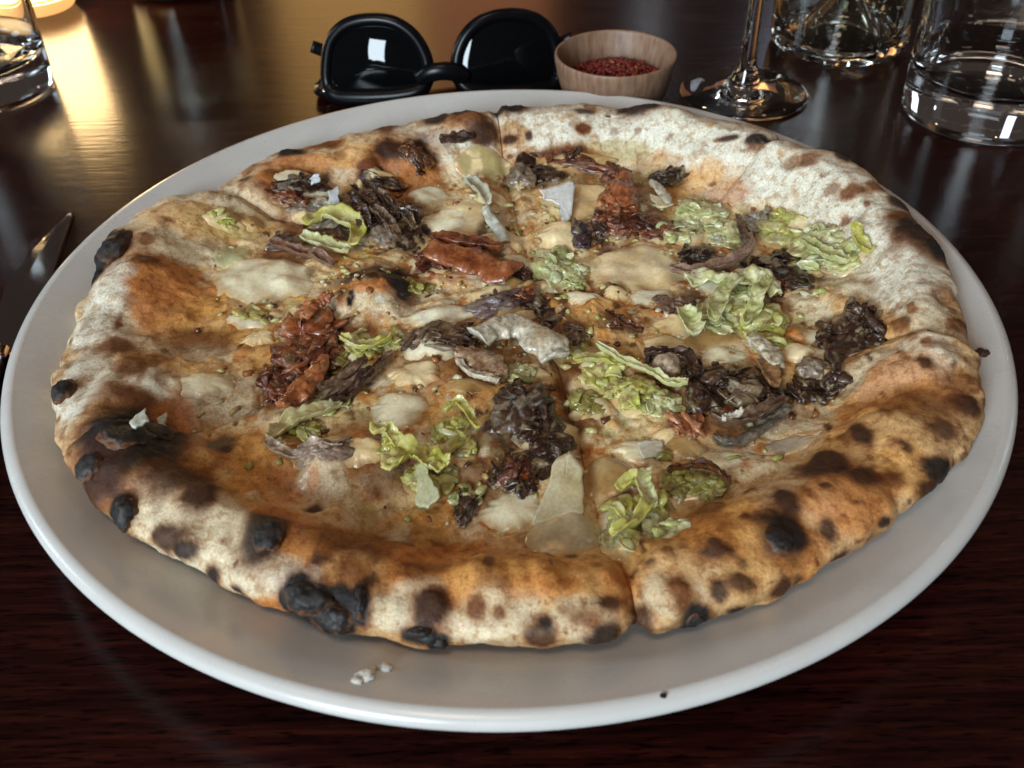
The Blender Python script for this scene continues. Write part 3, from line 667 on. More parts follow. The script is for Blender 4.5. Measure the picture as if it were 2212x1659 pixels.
def ribbon(c, th, L, W, z, arch, curl, roll, cols, sd, thick=.0006, nu=14, nv=6, bend=0.0):
    """a short curled shred, centre c, heading th"""
    u = np.linspace(-.5, .5, nu); s_ = np.linspace(-1, 1, nv)
    hd = th + bend*u; 
    x = np.cumsum(np.cos(hd))*L/nu; y = np.cumsum(np.sin(hd))*L/nu
    x -= x.mean(); y -= y.mean()
    zz = arch*(1-(2*u)**2)
    wv = W*(1-.55*np.abs(2*u)**3)
    T = np.stack([np.cos(hd), np.sin(hd), 0*hd], 1); A = np.stack([-np.sin(hd), np.cos(hd), 0*hd], 1); Z = np.array([0, 0, 1.0])
    rl = roll*(1+.6*u)
    V = []
    for i in range(nu):
        a = A[i]*math.cos(rl[i])+Z*math.sin(rl[i]); zn = Z*math.cos(rl[i])-A[i]*math.sin(rl[i])
        for q in s_:
            V.append([c[0]+x[i], c[1]+y[i], z+zz[i]]+a*wv[i]*q+zn*curl*wv[i]*q*q)
    V = np.array(V); N = np.array([0, 0, 1.0])
    V[:, 2] += .0007*fbm(V, 330, 3, sd)
    V[:, :2] += .0005*np.stack([fbm(V, 260, 2, sd+1), fbm(V, 260, 2, sd+2)], 1)
    K = len(V); B = V.copy(); B[:, 2] -= thick; B[:, :2] += A.repeat(nv, 0)[:, :2]*0.0002
    I = np.arange(K).reshape(nu, nv); F = []
    for i in range(nu-1):
        for j in range(nv-1):
            F.append((I[i, j], I[i, j+1], I[i+1, j+1], I[i+1, j])); F.append((K+I[i, j], K+I[i+1, j], K+I[i+1, j+1], K+I[i, j+1]))
        for j in (0, nv-1):
            F.append((I[i, j], I[i+1, j], K+I[i+1, j], K+I[i, j]))
    for j in range(nv-1):
        for i in (0, nu-1): F.append((I[i, j], K+I[i, j], K+I[i, j+1], I[i, j+1]))
    F = [tuple(int(q) for q in f) for f in F]
    V = np.concatenate([V, B]); C = pal(V, cols, 170, sd+3)*(1+.25*fbm(V, 420, 2, sd+6))[:, None]
    return V, F, C
def chunk(c, z, a, b, h, cols, R_, sd):
    p, F = ico(2)
    r = 1+.75*fbm(p, 2.5, 3, sd)+.25*(1-2.2*np.abs(fbm(p, 2.6, 2, sd+.5)))
    v = p*r[:, None]*np.array([a, b, h*.75])
    Rm = np.array(Matrix.Rotation(R_.uniform(0, 6.28), 3, 'Z') @ Matrix.Rotation(R_.uniform(-.6, .6), 3, 'X') @ Matrix.Rotation(R_.uniform(-.5, .5), 3, 'Y'))
    v = v@Rm.T+np.array([c[0], c[1], z])
    t = R_.uniform(0, len(cols)-1.001); i = int(t); base = np.array(cols[i])*(1-t+i)+np.array(cols[min(i+1, len(cols)-1)])*(t-i)
    return v, F, base*(1+.45*fbm(v, 520, 3, sd))[:, None]
def lump(name, px, py, rx, ry, hz, m, cols, amp=.35, freq=2.2, rot=0, ridged=.0, sub=4, lift=.25, cf=1.6, lab=None, shreds=0, sl=(.006, .012), sw=(.0010, .0022), scols=None, shell=False, chunks=0, ck=(.0010, .0022), asp=1.4, smear=0.0, brown=0.0, bed=0.0):
    SEED[0] += 1; sd = SEED[0]; R_ = np.random.default_rng(1000+sd)
    i = hit_i(px, py); c = AV[i]; mx, my = pxlen(i)
    parts = [body(i, rx, ry, hz, cols, amp, freq, rot, ridged, sub, lift, cf, sd, smear=smear, brown=brown)]
    if bed: pool('cheese_pool', px+R_.uniform(-.15, .15)*rx, py+R_.uniform(-.1, .25)*ry, rx*bed*R_.uniform(.9, 1.15), ry*bed*R_.uniform(.9, 1.15), .0017, [LC, LT, LT, LG][R_.integers(4)], warp=.35, edgecol=(.5, .3, .1), nr=12, nt=48)
    for k in range(shreds):
        r = math.sqrt(R_.uniform(0, 1))*.95; t = R_.uniform(0, 6.28)
        x = c[0]+rx*mx*r*math.cos(t); y = c[1]+ry*my*r*math.sin(t)
        z = top(x, y)+hz*(.15+.95*math.sqrt(max(0, 1-r*r)))*R_.uniform(.7, 1.1)
        parts.append(ribbon((x, y), R_.uniform(0, 6.28), R_.uniform(*sl), R_.uniform(*sw), z, R_.uniform(-.001, .0022), R_.uniform(-.5, .6), R_.uniform(-.7, .7), scols or cols, sd*31+k, bend=R_.uniform(-2, 2)))
    for k in range(chunks):
        r = math.sqrt(R_.uniform(0, 1))*1.05; t = R_.uniform(0, 6.28)
        x = c[0]+rx*mx*r*math.cos(t); y = c[1]+ry*my*r*math.sin(t)
        q = R_.uniform(*ck)
        parts.append(chunk((x, y), top(x, y)+hz*.8*math.sqrt(max(0, 1-min(1, r*r)))*R_.uniform(.6, 1.1)+q*.15, q*R_.uniform(1, asp), q, q*R_.uniform(.5, .8), cols, R_, sd*17+k))
    V, F, C = merge(parts)
    if shell:                               # a blister swells out along the dough's own normal
        nn = AN[i]; p, F = ico(sub)
        X = np.array([1.0, 0, 0]); X = X-nn*(X@nn); X /= np.linalg.norm(X); T = np.cross(nn, X)
        my2 = AP[i, 2]/FPX/max(.45, abs(T@UP))
        r = 1+amp*.7*fbm(p, 1.3, 4, sd)+.12*fbm(p, 5, 2, sd+.3)
        v = p*r[:, None]; cs, sn = math.cos(rot), math.sin(rot)
        x, y = v[:, 0]*rx*mx, v[:, 1]*ry*my2; x, y = x*cs-y*sn, x*sn+y*cs
        V = c+x[:, None]*X+y[:, None]*T+(v[:, 2]*hz-hz*.35)[:, None]*nn
        C = pal(p, cols, 1.6, sd+9)
        C = lerp(C, (.13, .05, .018), ss(.62, .12, v[:, 2]+.35*fbm(p, 2.2, 3, sd+2)))
        C = lerp(C, (.10, .095, .085), ss(.25, .6, fbm(p, 3.1, 3, sd+6))*.5)
    return put(name, V, F, C, m, lab)
def sheet(name, pts, wid, m, cols, thick=.0009, curl=.25, wav=.0012, lift=.0012, nu=40, nv=14, lab=None, seed=None, arch=0.0, taper=.5):
    """a curling flake or strip along photo points, lying on the dough"""
    SEED[0] += 1; sd = SEED[0] if seed is None else seed
    P = np.array([[*AV[hit_i(x, y)]] for x, y in pts])
    P = smooth_prof(P, max(2, nu//(len(P)-1)))
    L = len(P)
    P[:, 2] = top(P[:, 0], P[:, 1])+lift
    u = np.linspace(0, 1, L)
    P[:, 2] += arch*np.sin(u*math.pi)
    T = np.gradient(P, axis=0); T /= np.linalg.norm(T, axis=1)[:, None]+1e-12
    A = np.cross(T, (0, 0, 1)); A /= np.linalg.norm(A, axis=1)[:, None]+1e-12
    Z = np.cross(A, T)
    mz = AP[hit_i(*pts[0]), 2]/FPX
    W = wid*mz*(1-taper*np.abs(2*u-1)**2.5)*(1+.25*fbm(np.stack([u*5, u*0, u*0], 1), 1, 2, sd))
    s = np.linspace(-1, 1, nv)
    top_, bot = [], []
    for i in range(L):
        for x in s:
            h = curl*W[i]*(x*x)
            top_.append(P[i]+A[i]*W[i]*x*(1-.25*abs(curl)*x*x)+Z[i]*h)
    top_ = np.array(top_)
    nz = fbm(top_, 120, 3, sd)+.45*(1-2*np.abs(fbm(top_, 330, 3, sd+.4)))
    nrm = np.repeat(Z, nv, 0)
    sq = np.tile(np.abs(s), L); ru = fbm(np.stack([np.repeat(u, nv)*7, np.tile(np.sign(s), L)*3.0, np.zeros(L*nv)], 1), 1, 3, sd+.8)
    top_ = top_+nrm*(wav*nz+wav*1.3*ru*sq**2)[:, None]
    top_[:, :2] += (np.repeat(A, nv, 0)*np.tile(s, L)[:, None]*(np.repeat(W, nv)*.30*ru*sq)[:, None])[:, :2]
    edge = np.tile(1-np.abs(s)**6*.8, L)*np.repeat(np.minimum(1, np.minimum(np.arange(L), np.arange(L)[::-1])*.4+.25), nv)
    bot = top_-nrm*(thick*edge)[:, None]*2
    V = np.concatenate([top_, bot]); K = L*nv
    I = np.arange(K).reshape(L, nv); F = []
    for i in range(L-1):
        for j in range(nv-1):
            F.append((I[i, j], I[i, j+1], I[i+1, j+1], I[i+1, j])); F.append((K+I[i, j], K+I[i+1, j], K+I[i+1, j+1], K+I[i, j+1]))
    for i in range(L-1):
        for j in (0, nv-1):
            a, b2 = I[i, j], I[i+1, j]; f = (a, b2, K+b2, K+a); F.append(f if j == 0 else f[::-1])
    for j in range(nv-1):
        for i in (0, L-1):
            a, b2 = I[i, j], I[i, j+1]; f = (a, K+a, K+b2, b2); F.append(f if i == 0 else f[::-1])
    F = [tuple(int(x) for x in f) for f in F]
    C = pal(V, cols, 150, sd+5)
    return put(name, V, F, C, m, lab)
def pool(name, px, py, rx, ry, hz, cols, m=None, rot=0, warp=.2, lab=None, cf=60, edgecol=None, nr=26, nt=84):
    SEED[0] += 1; sd = SEED[0]
    i = hit_i(px, py); c = AV[i]; mx, my = pxlen(i); A, B = rx*mx, ry*my
    V = []; R_ = []
    for a in range(nr+1):
        for t in range(nt):
            th = 2*math.pi*t/nt; e = np.array([[math.cos(th), math.sin(th), 0]])
            V.append((a/nr, th)); 
    V = np.array(V); rr, th = V[:, 0], V[:, 1]
    e = np.stack([np.cos(th), np.sin(th), 0*th], 1)
    k = 1+warp*fbm(e, 1.3, 3, sd)
    x = rr*k*np.cos(th)*A; y = rr*k*np.sin(th)*B
    cs, sn = math.cos(rot), math.sin(rot); x, y = x*cs-y*sn, x*sn+y*cs
    x, y = x+c[0], y+c[1]
    base = top(x, y); b0 = top(np.array([c[0]]), np.array([c[1]]))[0]
    z = .75*base+.25*np.minimum(base, b0+.001) + hz*.74*(np.clip(1-rr**2.2, 0, 1))**.7 - .0006*rr**6
    P = np.stack([x, y, z], 1); P[:, 2] += .00028*fbm(P, 110, 3, sd)*(1-rr**2)
    top_n = len(P)
    F = []
    for a in range(nr):
        for t in range(nt):
            t2 = (t+1) % nt
            F.append((a*nt+t, (a+1)*nt+t, (a+1)*nt+t2, a*nt+t2))
    # underside so that it is a closed body
    ub = P[nr*nt:].copy(); ub[:, 2] -= .0022; ci = len(P)+nt
    P = np.concatenate([P, ub, [[c[0], c[1], b0-.002]]])
    for t in range(nt):
        t2 = (t+1) % nt
        F.append((nr*nt+t, top_n+t, top_n+t2, nr*nt+t2)); F.append((top_n+t, ci, top_n+t2))
    C = pal(P, cols, cf, sd)
    if edgecol is not None:
        edgecol = .75*dough_col(P[:, 0], P[:, 1])+.25*np.array(edgecol)
        w_ = np.concatenate([ss(.66, 1.0, rr+.22*fbm(P[:top_n], 160, 3, sd+2)), np.ones(nt+1)])*.9; C = lerp(C, edgecol, w_)
    return put(name, P, F, C, m or M_CHEESE, lab)

LC = [(.76, .65, .40), (.83, .75, .52), (.86, .80, .61)]          # fresh pale cheese
LT = [(.66, .44, .18), (.78, .60, .33), (.83, .69, .44)]          # toasted cheese
LG = [(.30, .14, .035), (.44, .27, .10), (.50, .36, .18)]
EG = (.34, .25, .07)
for a in [(570,602,112,60,.0030,LC,0,.22,EG),(1368,575,112,62,.0026,LT,0,.2,(.40,.25,.09)),(1252,432,84,56,.0022,LT,0,.25,(.36,.2,.07)),(1040,352,66,30,.0018,[(.42,.33,.13),(.48,.38,.18)],0,.2,(.36,.2,.06)),
          (990,470,70,56,.0016,LT,0,.3,(.36,.2,.07)),(958,672,100,22,.0028,LC,.22,.25,EG),(1222,1160,92,34,.0028,[(.50,.42,.25),(.56,.47,.30)],.45,.2,EG),(1312,1022,66,38,.0024,LG,0,.25,(.30,.13,.03)),
          (860,880,70,40,.0022,LC,0,.35,(.36,.24,.08)),(1105,1098,74,36,.0022,LC,0,.35,EG),(1395,975,70,26,.0020,LC,0,.3,(.36,.2,.06)),(1450,745,60,30,.0018,LT,0,.3,(.36,.2,.06)),(1410,640,56,22,.0016,LC,0,.3,(.4,.25,.1)),
          (1560,985,54,20,.0016,LC,0,.3,(.36,.2,.06)),(500,545,44,34,.0014,[(.42,.40,.2),(.46,.42,.24)],0,.3,EG),(930,415,46,22,.0012,LC,0,.3,EG),(1060,910,48,22,.0012,LG,0,.3,EG),(1700,960,70,16,.0010,[(.46,.38,.28),(.5,.42,.3)],.2,.3,TAN),
          (740,525,30,12,.001,LC,0,.3,EG),(1020,830,60,20,.0014,LG,0,.3,EG),(1560,760,50,20,.0012,LC,0,.3,EG)]:
    pool('cheese_pool', a[0], a[1], a[2], a[3], a[4], a[5], rot=a[6], warp=a[7], edgecol=a[8])

RC = np.random.default_rng(55)
cc2 = np.where((ARIM < .12) & (ATOP > .9))[0]
for i in RC.choice(cc2, 34):
    q = RC.uniform(20, 52); pool('cheese_pool', AP[i, 0], AP[i, 1], q*1.25, q*.62, .0016+.00002*q, [LC, LT, LT, LG][RC.integers(4)], rot=RC.uniform(-.5, .5), warp=.4, edgecol=(.5, .3, .1))
PG = [(.26, .29, .08), (.48, .48, .20), (.60, .58, .32), (.68, .64, .44)]      # pale greens
YG = [(.27, .26, .03), (.46, .43, .09), (.56, .52, .20), (.64, .59, .36)]     # yellow greens
OG = [(.14, .11, .02), (.30, .26, .06), (.42, .37, .13)]                       # olive
for a in [(1510,455,62,40,.0065,PG),(1570,500,50,34,.0050,PG),(1470,500,46,30,.0040,PG),(1685,498,54,38,.0055,YG),(1765,520,56,34,.0055,PG),(1820,560,54,32,.0045,PG),(1740,575,40,22,.0040,PG),
          (1205,572,50,44,.0060,PG),(1240,600,26,26,.0045,PG),(1310,815,50,34,.0050,YG),(1375,845,56,34,.0055,YG),(1430,870,50,26,.0045,PG),(1270,870,36,26,.003,OG),
          (1535,700,60,40,.0070,PG),(1640,690,58,46,.0065,YG),(1590,640,60,26,.0060,PG),(1660,740,44,24,.0040,YG),
          (1350,1110,44,34,.0055,YG),(1410,1090,44,32,.0050,YG),(1340,1160,38,24,.0040,PG),(1480,1045,60,28,.0045,OG),(1540,1050,34,22,.004,OG),(1440,1140,40,24,.0035,PG),
          (780,750,46,26,.0045,YG),(850,740,40,22,.0040,YG),(730,780,30,22,.0038,OG),(975,930,36,30,.0042,YG),(1000,965,32,20,.0035,YG),(850,960,30,24,.0045,YG),(640,935,44,22,.0040,YG),
          (930,1035,58,34,.0055,YG),(1000,1075,34,26,.0040,PG),(540,682,44,20,.0035,[(.40,.32,.08),(.46,.40,.16)]),(1250,760,50,20,.003,OG),(1425,985,18,16,.0034,OG),(480,470,36,18,.0018,YG),(910,620,34,16,.0022,OG),
          (1130,800,36,20,.0035,PG),(720,870,40,16,.003,PG)]:
    lump('leek_piece', a[0], a[1], a[2]*.92, a[3]*.92, a[4]*.60, M_GREEN, a[5], amp=.7, freq=1.7, ridged=.38, sub=5, lift=-.05, brown=.75, smear=.35, bed=1.25 if a[2] > 34 else 0, rot=random.uniform(-.6, .6), shreds=int(1+a[2]*a[3]/900), sl=(.005, .010), sw=(.0010, .0020), chunks=int(3+a[2]*a[3]/420), ck=(.0007, .0020), asp=2.0)
# folded leek leaves
sheet('leek_leaf', [(662,500),(700,482),(745,488),(772,515),(768,545)], 26, M_GREEN, YG, curl=.5, lift=.0045, lab='bright green curled ring of leek')
sheet('leek_leaf', [(652,520),(690,530),(725,545),(760,550)], 17, M_GREEN, PG, curl=.5, lift=.0035)
sheet('leek_leaf', [(1480,640),(1530,620),(1590,630),(1640,625),(1680,660)], 26, M_GREEN, PG, curl=-.3, lift=.0075, wav=.003)
sheet('leek_leaf', [(1590,640),(1560,670),(1540,705),(1530,735)], 22, M_GREEN, PG, curl=.5, lift=.0095, wav=.002)
sheet('leek_leaf', [(1650,640),(1632,670),(1618,705),(1600,740)], 18, M_GREEN, PG, curl=.6, lift=.0088, wav=.002)
sheet('leek_leaf', [(1470,690),(1490,720),(1500,745)], 26, M_GREEN, PG, curl=.5, lift=.006)
sheet('leek_leaf', [(840,1040),(880,1000),(930,1010),(965,1040)], 34, M_GREEN, YG, curl=.3, lift=.006, wav=.003)
sheet('leek_leaf', [(810,950),(835,945),(860,965),(872,985)], 18, M_GREEN, YG, curl=.5, lift=.0045)
sheet('leek_leaf', [(1330,1080),(1370,1060),(1400,1110),(1370,1150),(1320,1185)], 16, M_GREEN, YG, curl=.5, lift=.006, wav=.002)
sheet('leek_leaf', [(1390,1040),(1385,1080),(1410,1120)], 18, M_GREEN, PG, curl=.5, lift=.006)
sheet('leek_leaf', [(580,955),(630,925),(690,900),(740,880)], 22, M_GREEN, [(.42,.36,.14),(.5,.44,.22),(.46,.42,.24)], curl=.4, lift=.0035)
sheet('leek_leaf', [(1720,545),(1770,575),(1820,590)], 18, M_GREEN, PG, curl=.5, lift=.006)
sheet('leek_leaf', [(1850,500),(1840,530),(1870,560)], 16, M_GREEN, YG, curl=.5, lift=.004)
sheet('leek_leaf', [(1240,800),(1300,790),(1350,815)], 14, M_GREEN, YG, curl=.4, lift=.005)
sheet('leek_leaf', [(1290,770),(1380,820),(1440,850),(1480,850)], 9, M_GREEN, PG, curl=.4, lift=.0065)
sheet('leek_leaf', [(960,905),(1000,890),(1030,940)], 11, M_GREEN, YG, curl=.4, lift=.005)
sheet('leek_leaf', [(740,745),(790,770),(850,745)], 12, M_GREEN, YG, curl=.4, lift=.005)

MD = [(.012, .005, .003), (.040, .016, .009), (.090, .045, .026)]                # dark mushroom
MB = [(.05, .024, .014), (.13, .072, .042), (.22, .15, .095)]                  # brown mushroom
MG = [(.16, .12, .085), (.30, .24, .175), (.42, .36, .27)]                     # grey mushroom
MW = [(.40, .31, .19), (.56, .49, .36), (.66, .61, .49)]                       # pale slice
# dark clusters
for a in [(1125,885,68,44,.0085,MD),(1180,940,56,44,.0075,MD),(1150,1000,60,34,.0050,MD),(1210,985,30,26,.0050,MD),(925,730,50,30,.0055,MB),(985,725,50,26,.0045,MD),(1560,825,50,34,.0080,MD),(1520,860,34,34,.0060,MD),(1640,850,56,36,.0060,MD),
          (1590,850,40,26,.0085,[(.16,.10,.05),(.24,.17,.10),(.2,.14,.08)]),(1820,722,62,40,.0065,MD),(1845,688,24,20,.0080,MD),(1782,735,26,22,.006,MD),(1870,735,22,24,.006,MD),(1750,845,36,28,.0055,MD),(1790,838,26,22,.0055,MD),(1690,595,62,30,.0055,MD),(1650,570,44,24,.0050,MD),(1700,560,30,18,.005,MD),
          (1440,382,38,20,.0050,[CHAR,DARK]),(1508,545,36,18,.0045,[CHAR,DARK]),(1150,380,44,36,.0060,MD),(1012,1090,24,30,.0050,MD),(1130,1050,34,22,.0050,MD),(1075,1030,26,18,.004,MD),(805,460,56,40,.0060,MD),(870,510,56,30,.0050,MD),(760,440,44,34,.0045,MB),(650,392,52,22,.0045,MD),(1260,510,32,24,.0065,[(.02,.012,.02),(.06,.03,.04)]),(1300,490,30,22,.005,MD),
          (690,455,60,22,.0040,MG),(1070,650,52,24,.0050,[(.10,.06,.06),(.2,.14,.13)]),(1160,655,32,26,.0045,MD),(610,520,36,16,.0040,[(.09,.06,.05),(.2,.15,.14)]),(1420,790,30,14,.0050,MD),(1490,800,26,22,.0060,MD),(690,965,60,24,.0035,[(.22,.13,.09),(.34,.24,.18)]),(1460,655,36,30,.0050,[(.12,.06,.04),(.2,.11,.07)]),(1640,480,30,34,.0045,MG),(1000,745,30,16,.004,MD),
          (830,385,44,20,.004,MD),(1235,730,26,30,.0035,MB),(700,440,30,16,.005,MG),(1180,700,30,20,.003,MB),(1130,590,26,24,.004,[(.04,.015,.01),(.1,.035,.02)])]:
    lump('mushroom_piece', a[0], a[1], a[2], a[3], a[4]*.66, M_MUSH, a[5], amp=.8, freq=1.5, ridged=.26, sub=5, lift=-.08, smear=.40, bed=1.25 if a[2] > 40 else 0, rot=random.uniform(-.5, .5), shreds=int(1+a[2]*a[3]/900), sl=(.005, .010), sw=(.0008, .0015), chunks=int(1+a[2]*a[3]/1100), ck=(.0008, .0020), asp=3.2)
# pale caps and slices
lump('mushroom_piece', 1130, 392, 30, 24, .0055, M_MUSH, MB+MG, amp=.6, ridged=.3, lift=.4, lab='round grey mushroom cap')
lump('mushroom_piece', 1755, 808, 38, 17, .0042, M_MUSH, MB+MG, amp=.6, ridged=.3, lift=.5)
lump('mushroom_piece', 835, 520, 32, 22, .0050, M_MUSH, MB+MG, amp=.6, ridged=.3, lift=.3)
lump('mushroom_piece', 1440, 805, 34, 22, .0055, M_MUSH, [(.3,.2,.12),(.42,.3,.2)], amp=.25, lift=.4)
sheet('mushroom_slice', [(1030,752),(1080,725),(1130,730),(1180,765),(1205,800)], 46, M_MUSH, MW, thick=.0018, curl=-.35, lift=.0075, wav=.0016, taper=.35, lab='large pale mushroom slice')
sheet('mushroom_slice', [(985,775),(1020,782),(1060,805),(1085,825)], 34, M_MUSH, [(.24,.12,.06),(.34,.2,.11),(.4,.3,.2)], thick=.0022, curl=-.2, lift=.0050, taper=.6)
sheet('mushroom_slice', [(985,790),(1015,812),(1050,825),(1080,835)], 9, M_MUSH, MW, thick=.0012, curl=0, lift=.0040)
sheet('mushroom_slice', [(1610,752),(1645,760),(1670,790),(1690,820)], 20, M_MUSH, MW, thick=.0016, curl=-.3, lift=.0055)
sheet('mushroom_slice', [(1640,790),(1660,815),(1675,850)], 18, M_MUSH, [(.2,.09,.03),(.3,.15,.06)], thick=.0012, curl=.3, lift=.004)
sheet('mushroom_slice', [(1535,912),(1580,922),(1640,905),(1690,878)], 17, M_MUSH, MB, thick=.0012, curl=.5, lift=.0046, wav=.0014)
sheet('mushroom_slice', [(1540,945),(1590,958),(1650,930),(1705,890)], 15, M_MUSH, [(.05,.04,.03),(.14,.11,.08),(.25,.2,.15)], thick=.0012, curl=-.3, lift=.0034, wav=.0016)
sheet('mushroom_slice', [(1560,930),(1585,925),(1600,912)], 7, M_MUSH, MW, thick=.0010, curl=.3, lift=.0062, wav=.0010)
sheet('mushroom_slice', [(1440,600),(1500,605),(1560,590),(1605,560),(1612,520)], 15, M_MUSH, [(.16,.08,.05),(.3,.18,.12),(.36,.24,.17)], curl=.6, lift=.0050)
sheet('mushroom_slice', [(1310,682),(1330,700),(1360,718),(1390,720)], 10, M_MUSH, [DARK,BROWN], curl=.5, lift=.0040, lab='thin dark curled mushroom shred')
sheet('mushroom_slice', [(1312,722),(1335,718),(1350,715)], 6, M_MUSH, [DARK,BROWN], curl=.3, lift=.0035)
sheet('mushroom_slice', [(1390,785),(1440,782),(1480,795),(1502,830)], 15, M_MUSH, MD, curl=.5, lift=.0055)
sheet('mushroom_slice', [(1800,812),(1796,832),(1780,850)], 9, M_MUSH, MD, curl=.2, lift=.0060)
sheet('mushroom_slice', [(945,318),(980,312),(1025,318)], 14, M_MUSH, MD, curl=.5, lift=.003)
for k, (x0, y0, x1, y1) in enumerate([(765,420,830,500),(790,415,860,500),(820,440,900,520),(760,450,800,520),(840,480,915,500),(800,470,870,540)]):
    sheet('mushroom_slice', [(x0,y0),((x0+x1)/2+8,(y0+y1)/2-4),(x1,y1)], 12, M_MUSH, [MD, MD, MB][k % 3], curl=.6, lift=.0055+.0006*(k % 3), wav=.0018)
for k, (x0, y0, x1, y1) in enumerate([(850,778,700,880),(830,795,720,885),(800,790,690,860)]):
    sheet('mushroom_slice', [(x0,y0),((x0+x1)/2,(y0+y1)/2+6),(x1,y1)], 11, M_MUSH, [MB, MD, MB][k], curl=.5, lift=.0045, wav=.0015)
sheet('mushroom_slice', [(575,960),(610,985),(660,985),(700,960)], 16, M_MUSH, [(.3,.2,.13),(.42,.32,.22)], curl=.4, lift=.003)
sheet('mushroom_slice', [(1440,1030),(1500,1020),(1550,1040),(1572,1065)], 9, M_MUSH, [BROWN,DARK], curl=.3, lift=.005)
sheet('mushroom_slice', [(1590,480),(1605,520),(1600,560)], 8, M_MUSH, MB, curl=.3, lift=.005)
sheet('mushroom_slice', [(590,530),(660,555),(720,580)], 13, M_MUSH, [(.16,.07,.04),(.26,.14,.09)], curl=.5, lift=.003)

BR = [(.022, .006, .004), (.10, .022, .009), (.22, .055, .018), (.30, .11, .045)]
BO = [(.08, .016, .006), (.24, .060, .018), (.34, .105, .035), (.42, .19, .085)]
for a in [(665,715,50,40,.0065,BO),(700,745,44,34,.0055,BR),(640,760,44,34,.0050,BR),(690,690,30,20,.0060,BO),(1340,425,42,40,.0060,BO),(1335,385,30,30,.0055,BR),(1370,480,64,26,.0055,BR),(1410,500,50,22,.0045,BR),(1330,475,40,24,.005,BR),(900,330,30,22,.0055,[DARK,BROWN]),(930,560,44,30,.0050,BR),(1120,1030,40,20,.0055,BR),
          (600,830,34,34,.0045,BR),(1130,640,36,22,.004,BR),(1300,470,24,18,.004,BR),(660,820,40,26,.0050,BR),(1450,500,26,14,.0035,BR),(1230,350,70,14,.0025,BR),(620,420,40,18,.0035,BR),(1660,615,60,20,.0045,BR),(1490,920,34,22,.004,BO)]:
    lump('bacon_piece', a[0], a[1], a[2], a[3], a[4]*.62, M_BACON, a[5], amp=.8, freq=1.5, ridged=.6, sub=5, lift=-.05, smear=.22, bed=1.25 if a[2] > 40 else 0, rot=random.uniform(-.5, .5), shreds=int(2+a[2]*a[3]/700), sl=(.004, .008), sw=(.0009, .0018), chunks=int(2+a[2]*a[3]/380), ck=(.0008, .0024), asp=3.0)
sheet('bacon_strip', [(930,548),(990,565),(1060,590),(1115,612)], 46, M_BACON, BO, thick=.0016, curl=-.30, lift=.0062, wav=.0013, taper=.25, lab='large shiny reddish strip of bacon')
sheet('bacon_strip', [(935,530),(990,538),(1045,545),(1090,560)], 16, M_BACON, BR, thick=.0014, curl=.3, lift=.0060)
sheet('bacon_strip', [(700,785),(680,825),(650,865),(605,890)], 26, M_BACON, BO, thick=.0014, curl=-.3, lift=.0055, wav=.0018)
sheet('bacon_strip', [(720,665),(690,690),(665,720)], 22, M_BACON, BO, curl=-.3, lift=.0085, wav=.002)
sheet('bacon_strip', [(1350,400),(1345,430),(1360,470)], 26, M_BACON, BO, curl=-.3, lift=.0075, wav=.002)
sheet('bacon_strip', [(1400,410),(1430,435),(1440,460)], 12, M_BACON, [(.5,.42,.3),(.56,.5,.4)], curl=-.3, lift=.006)

# cheese shavings: flat pared flakes lying on top
def shaving(pts, lift, thick=.0009, warp=.0006, tilt=(0, 0), cols=None, lab=None, m=None):
    SEED[0] += 1
    P = np.array([AV[hit_i(x, y)] for x, y in pts]); c = P.mean(0)
    # subdivide the outline and make it a little ragged
    Q = []
    for a, b2 in zip(P, np.roll(P, -1, 0)):
        for t in np.linspace(0, 1, 7, endpoint=False): Q.append(a+(b2-a)*t)
    Q = np.array(Q); Q[:, :2] += .0014*np.stack([fbm(Q, 260, 4, SEED[0]), fbm(Q, 260, 4, SEED[0]+.5)], 1)
    rings = []
    for f in (1, .85, .65, .4, .15): rings.append(c+(Q-c)*f)
    V = np.concatenate(rings); nQ = len(Q)
    z0 = top(c[0], c[1])+lift
    rel = V-c
    V[:, 2] = z0 + rel[:, 0]*tilt[0]+rel[:, 1]*tilt[1] + warp*1.6*fbm(V*np.array([1, 1, 0]), 95, 3, SEED[0])+.0004*fbm(V, 420, 2, SEED[0])
    B = V.copy(); B[:, 2] -= thick
    K = len(V); A = np.concatenate([V, B]); F = []
    for r in range(4):
        for t in range(nQ):
            t2 = (t+1) % nQ
            F.append((r*nQ+t, r*nQ+t2, (r+1)*nQ+t2, (r+1)*nQ+t)); F.append((K+r*nQ+t, K+(r+1)*nQ+t, K+(r+1)*nQ+t2, K+r*nQ+t2))
    F.append(tuple(4*nQ+t for t in range(nQ))); F.append(tuple(K+4*nQ+t for t in range(nQ))[::-1])
    for t in range(nQ):
        t2 = (t+1) % nQ; F.append((t, K+t, K+t2, t2))
    C = pal(A, cols or [(.58, .56, .46), (.66, .64, .55)], 120, SEED[0])
    put('cheese_shaving', A, F, C, m or M_SHAVE, lab)
shaving([(1168,432),(1236,418),(1238,474),(1214,480),(1204,450),(1176,446)], .0040, tilt=(.05, .15), cols=[(.66,.66,.62),(.72,.72,.68)], lab='bright white angular shaving')
shaving([(1205,1012),(1235,1004),(1262,1050),(1262,1108),(1180,1128),(1148,1128)], .0032, tilt=(.08, .18), thick=.0014, cols=[(.50,.41,.20),(.58,.50,.30),(.66,.60,.44)], lab='largest triangular shaving')
shaving([(903,1022),(918,1018),(950,1100),(932,1122),(898,1100)], .0058, tilt=(.45, .1), cols=[(.46,.48,.24),(.58,.56,.38)])
sheet('cheese_shaving', [(1005,392),(1025,402),(1045,425),(1055,450)], 15, M_SHAVE, [(.42,.40,.26),(.58,.56,.44)], curl=.6, lift=.003)
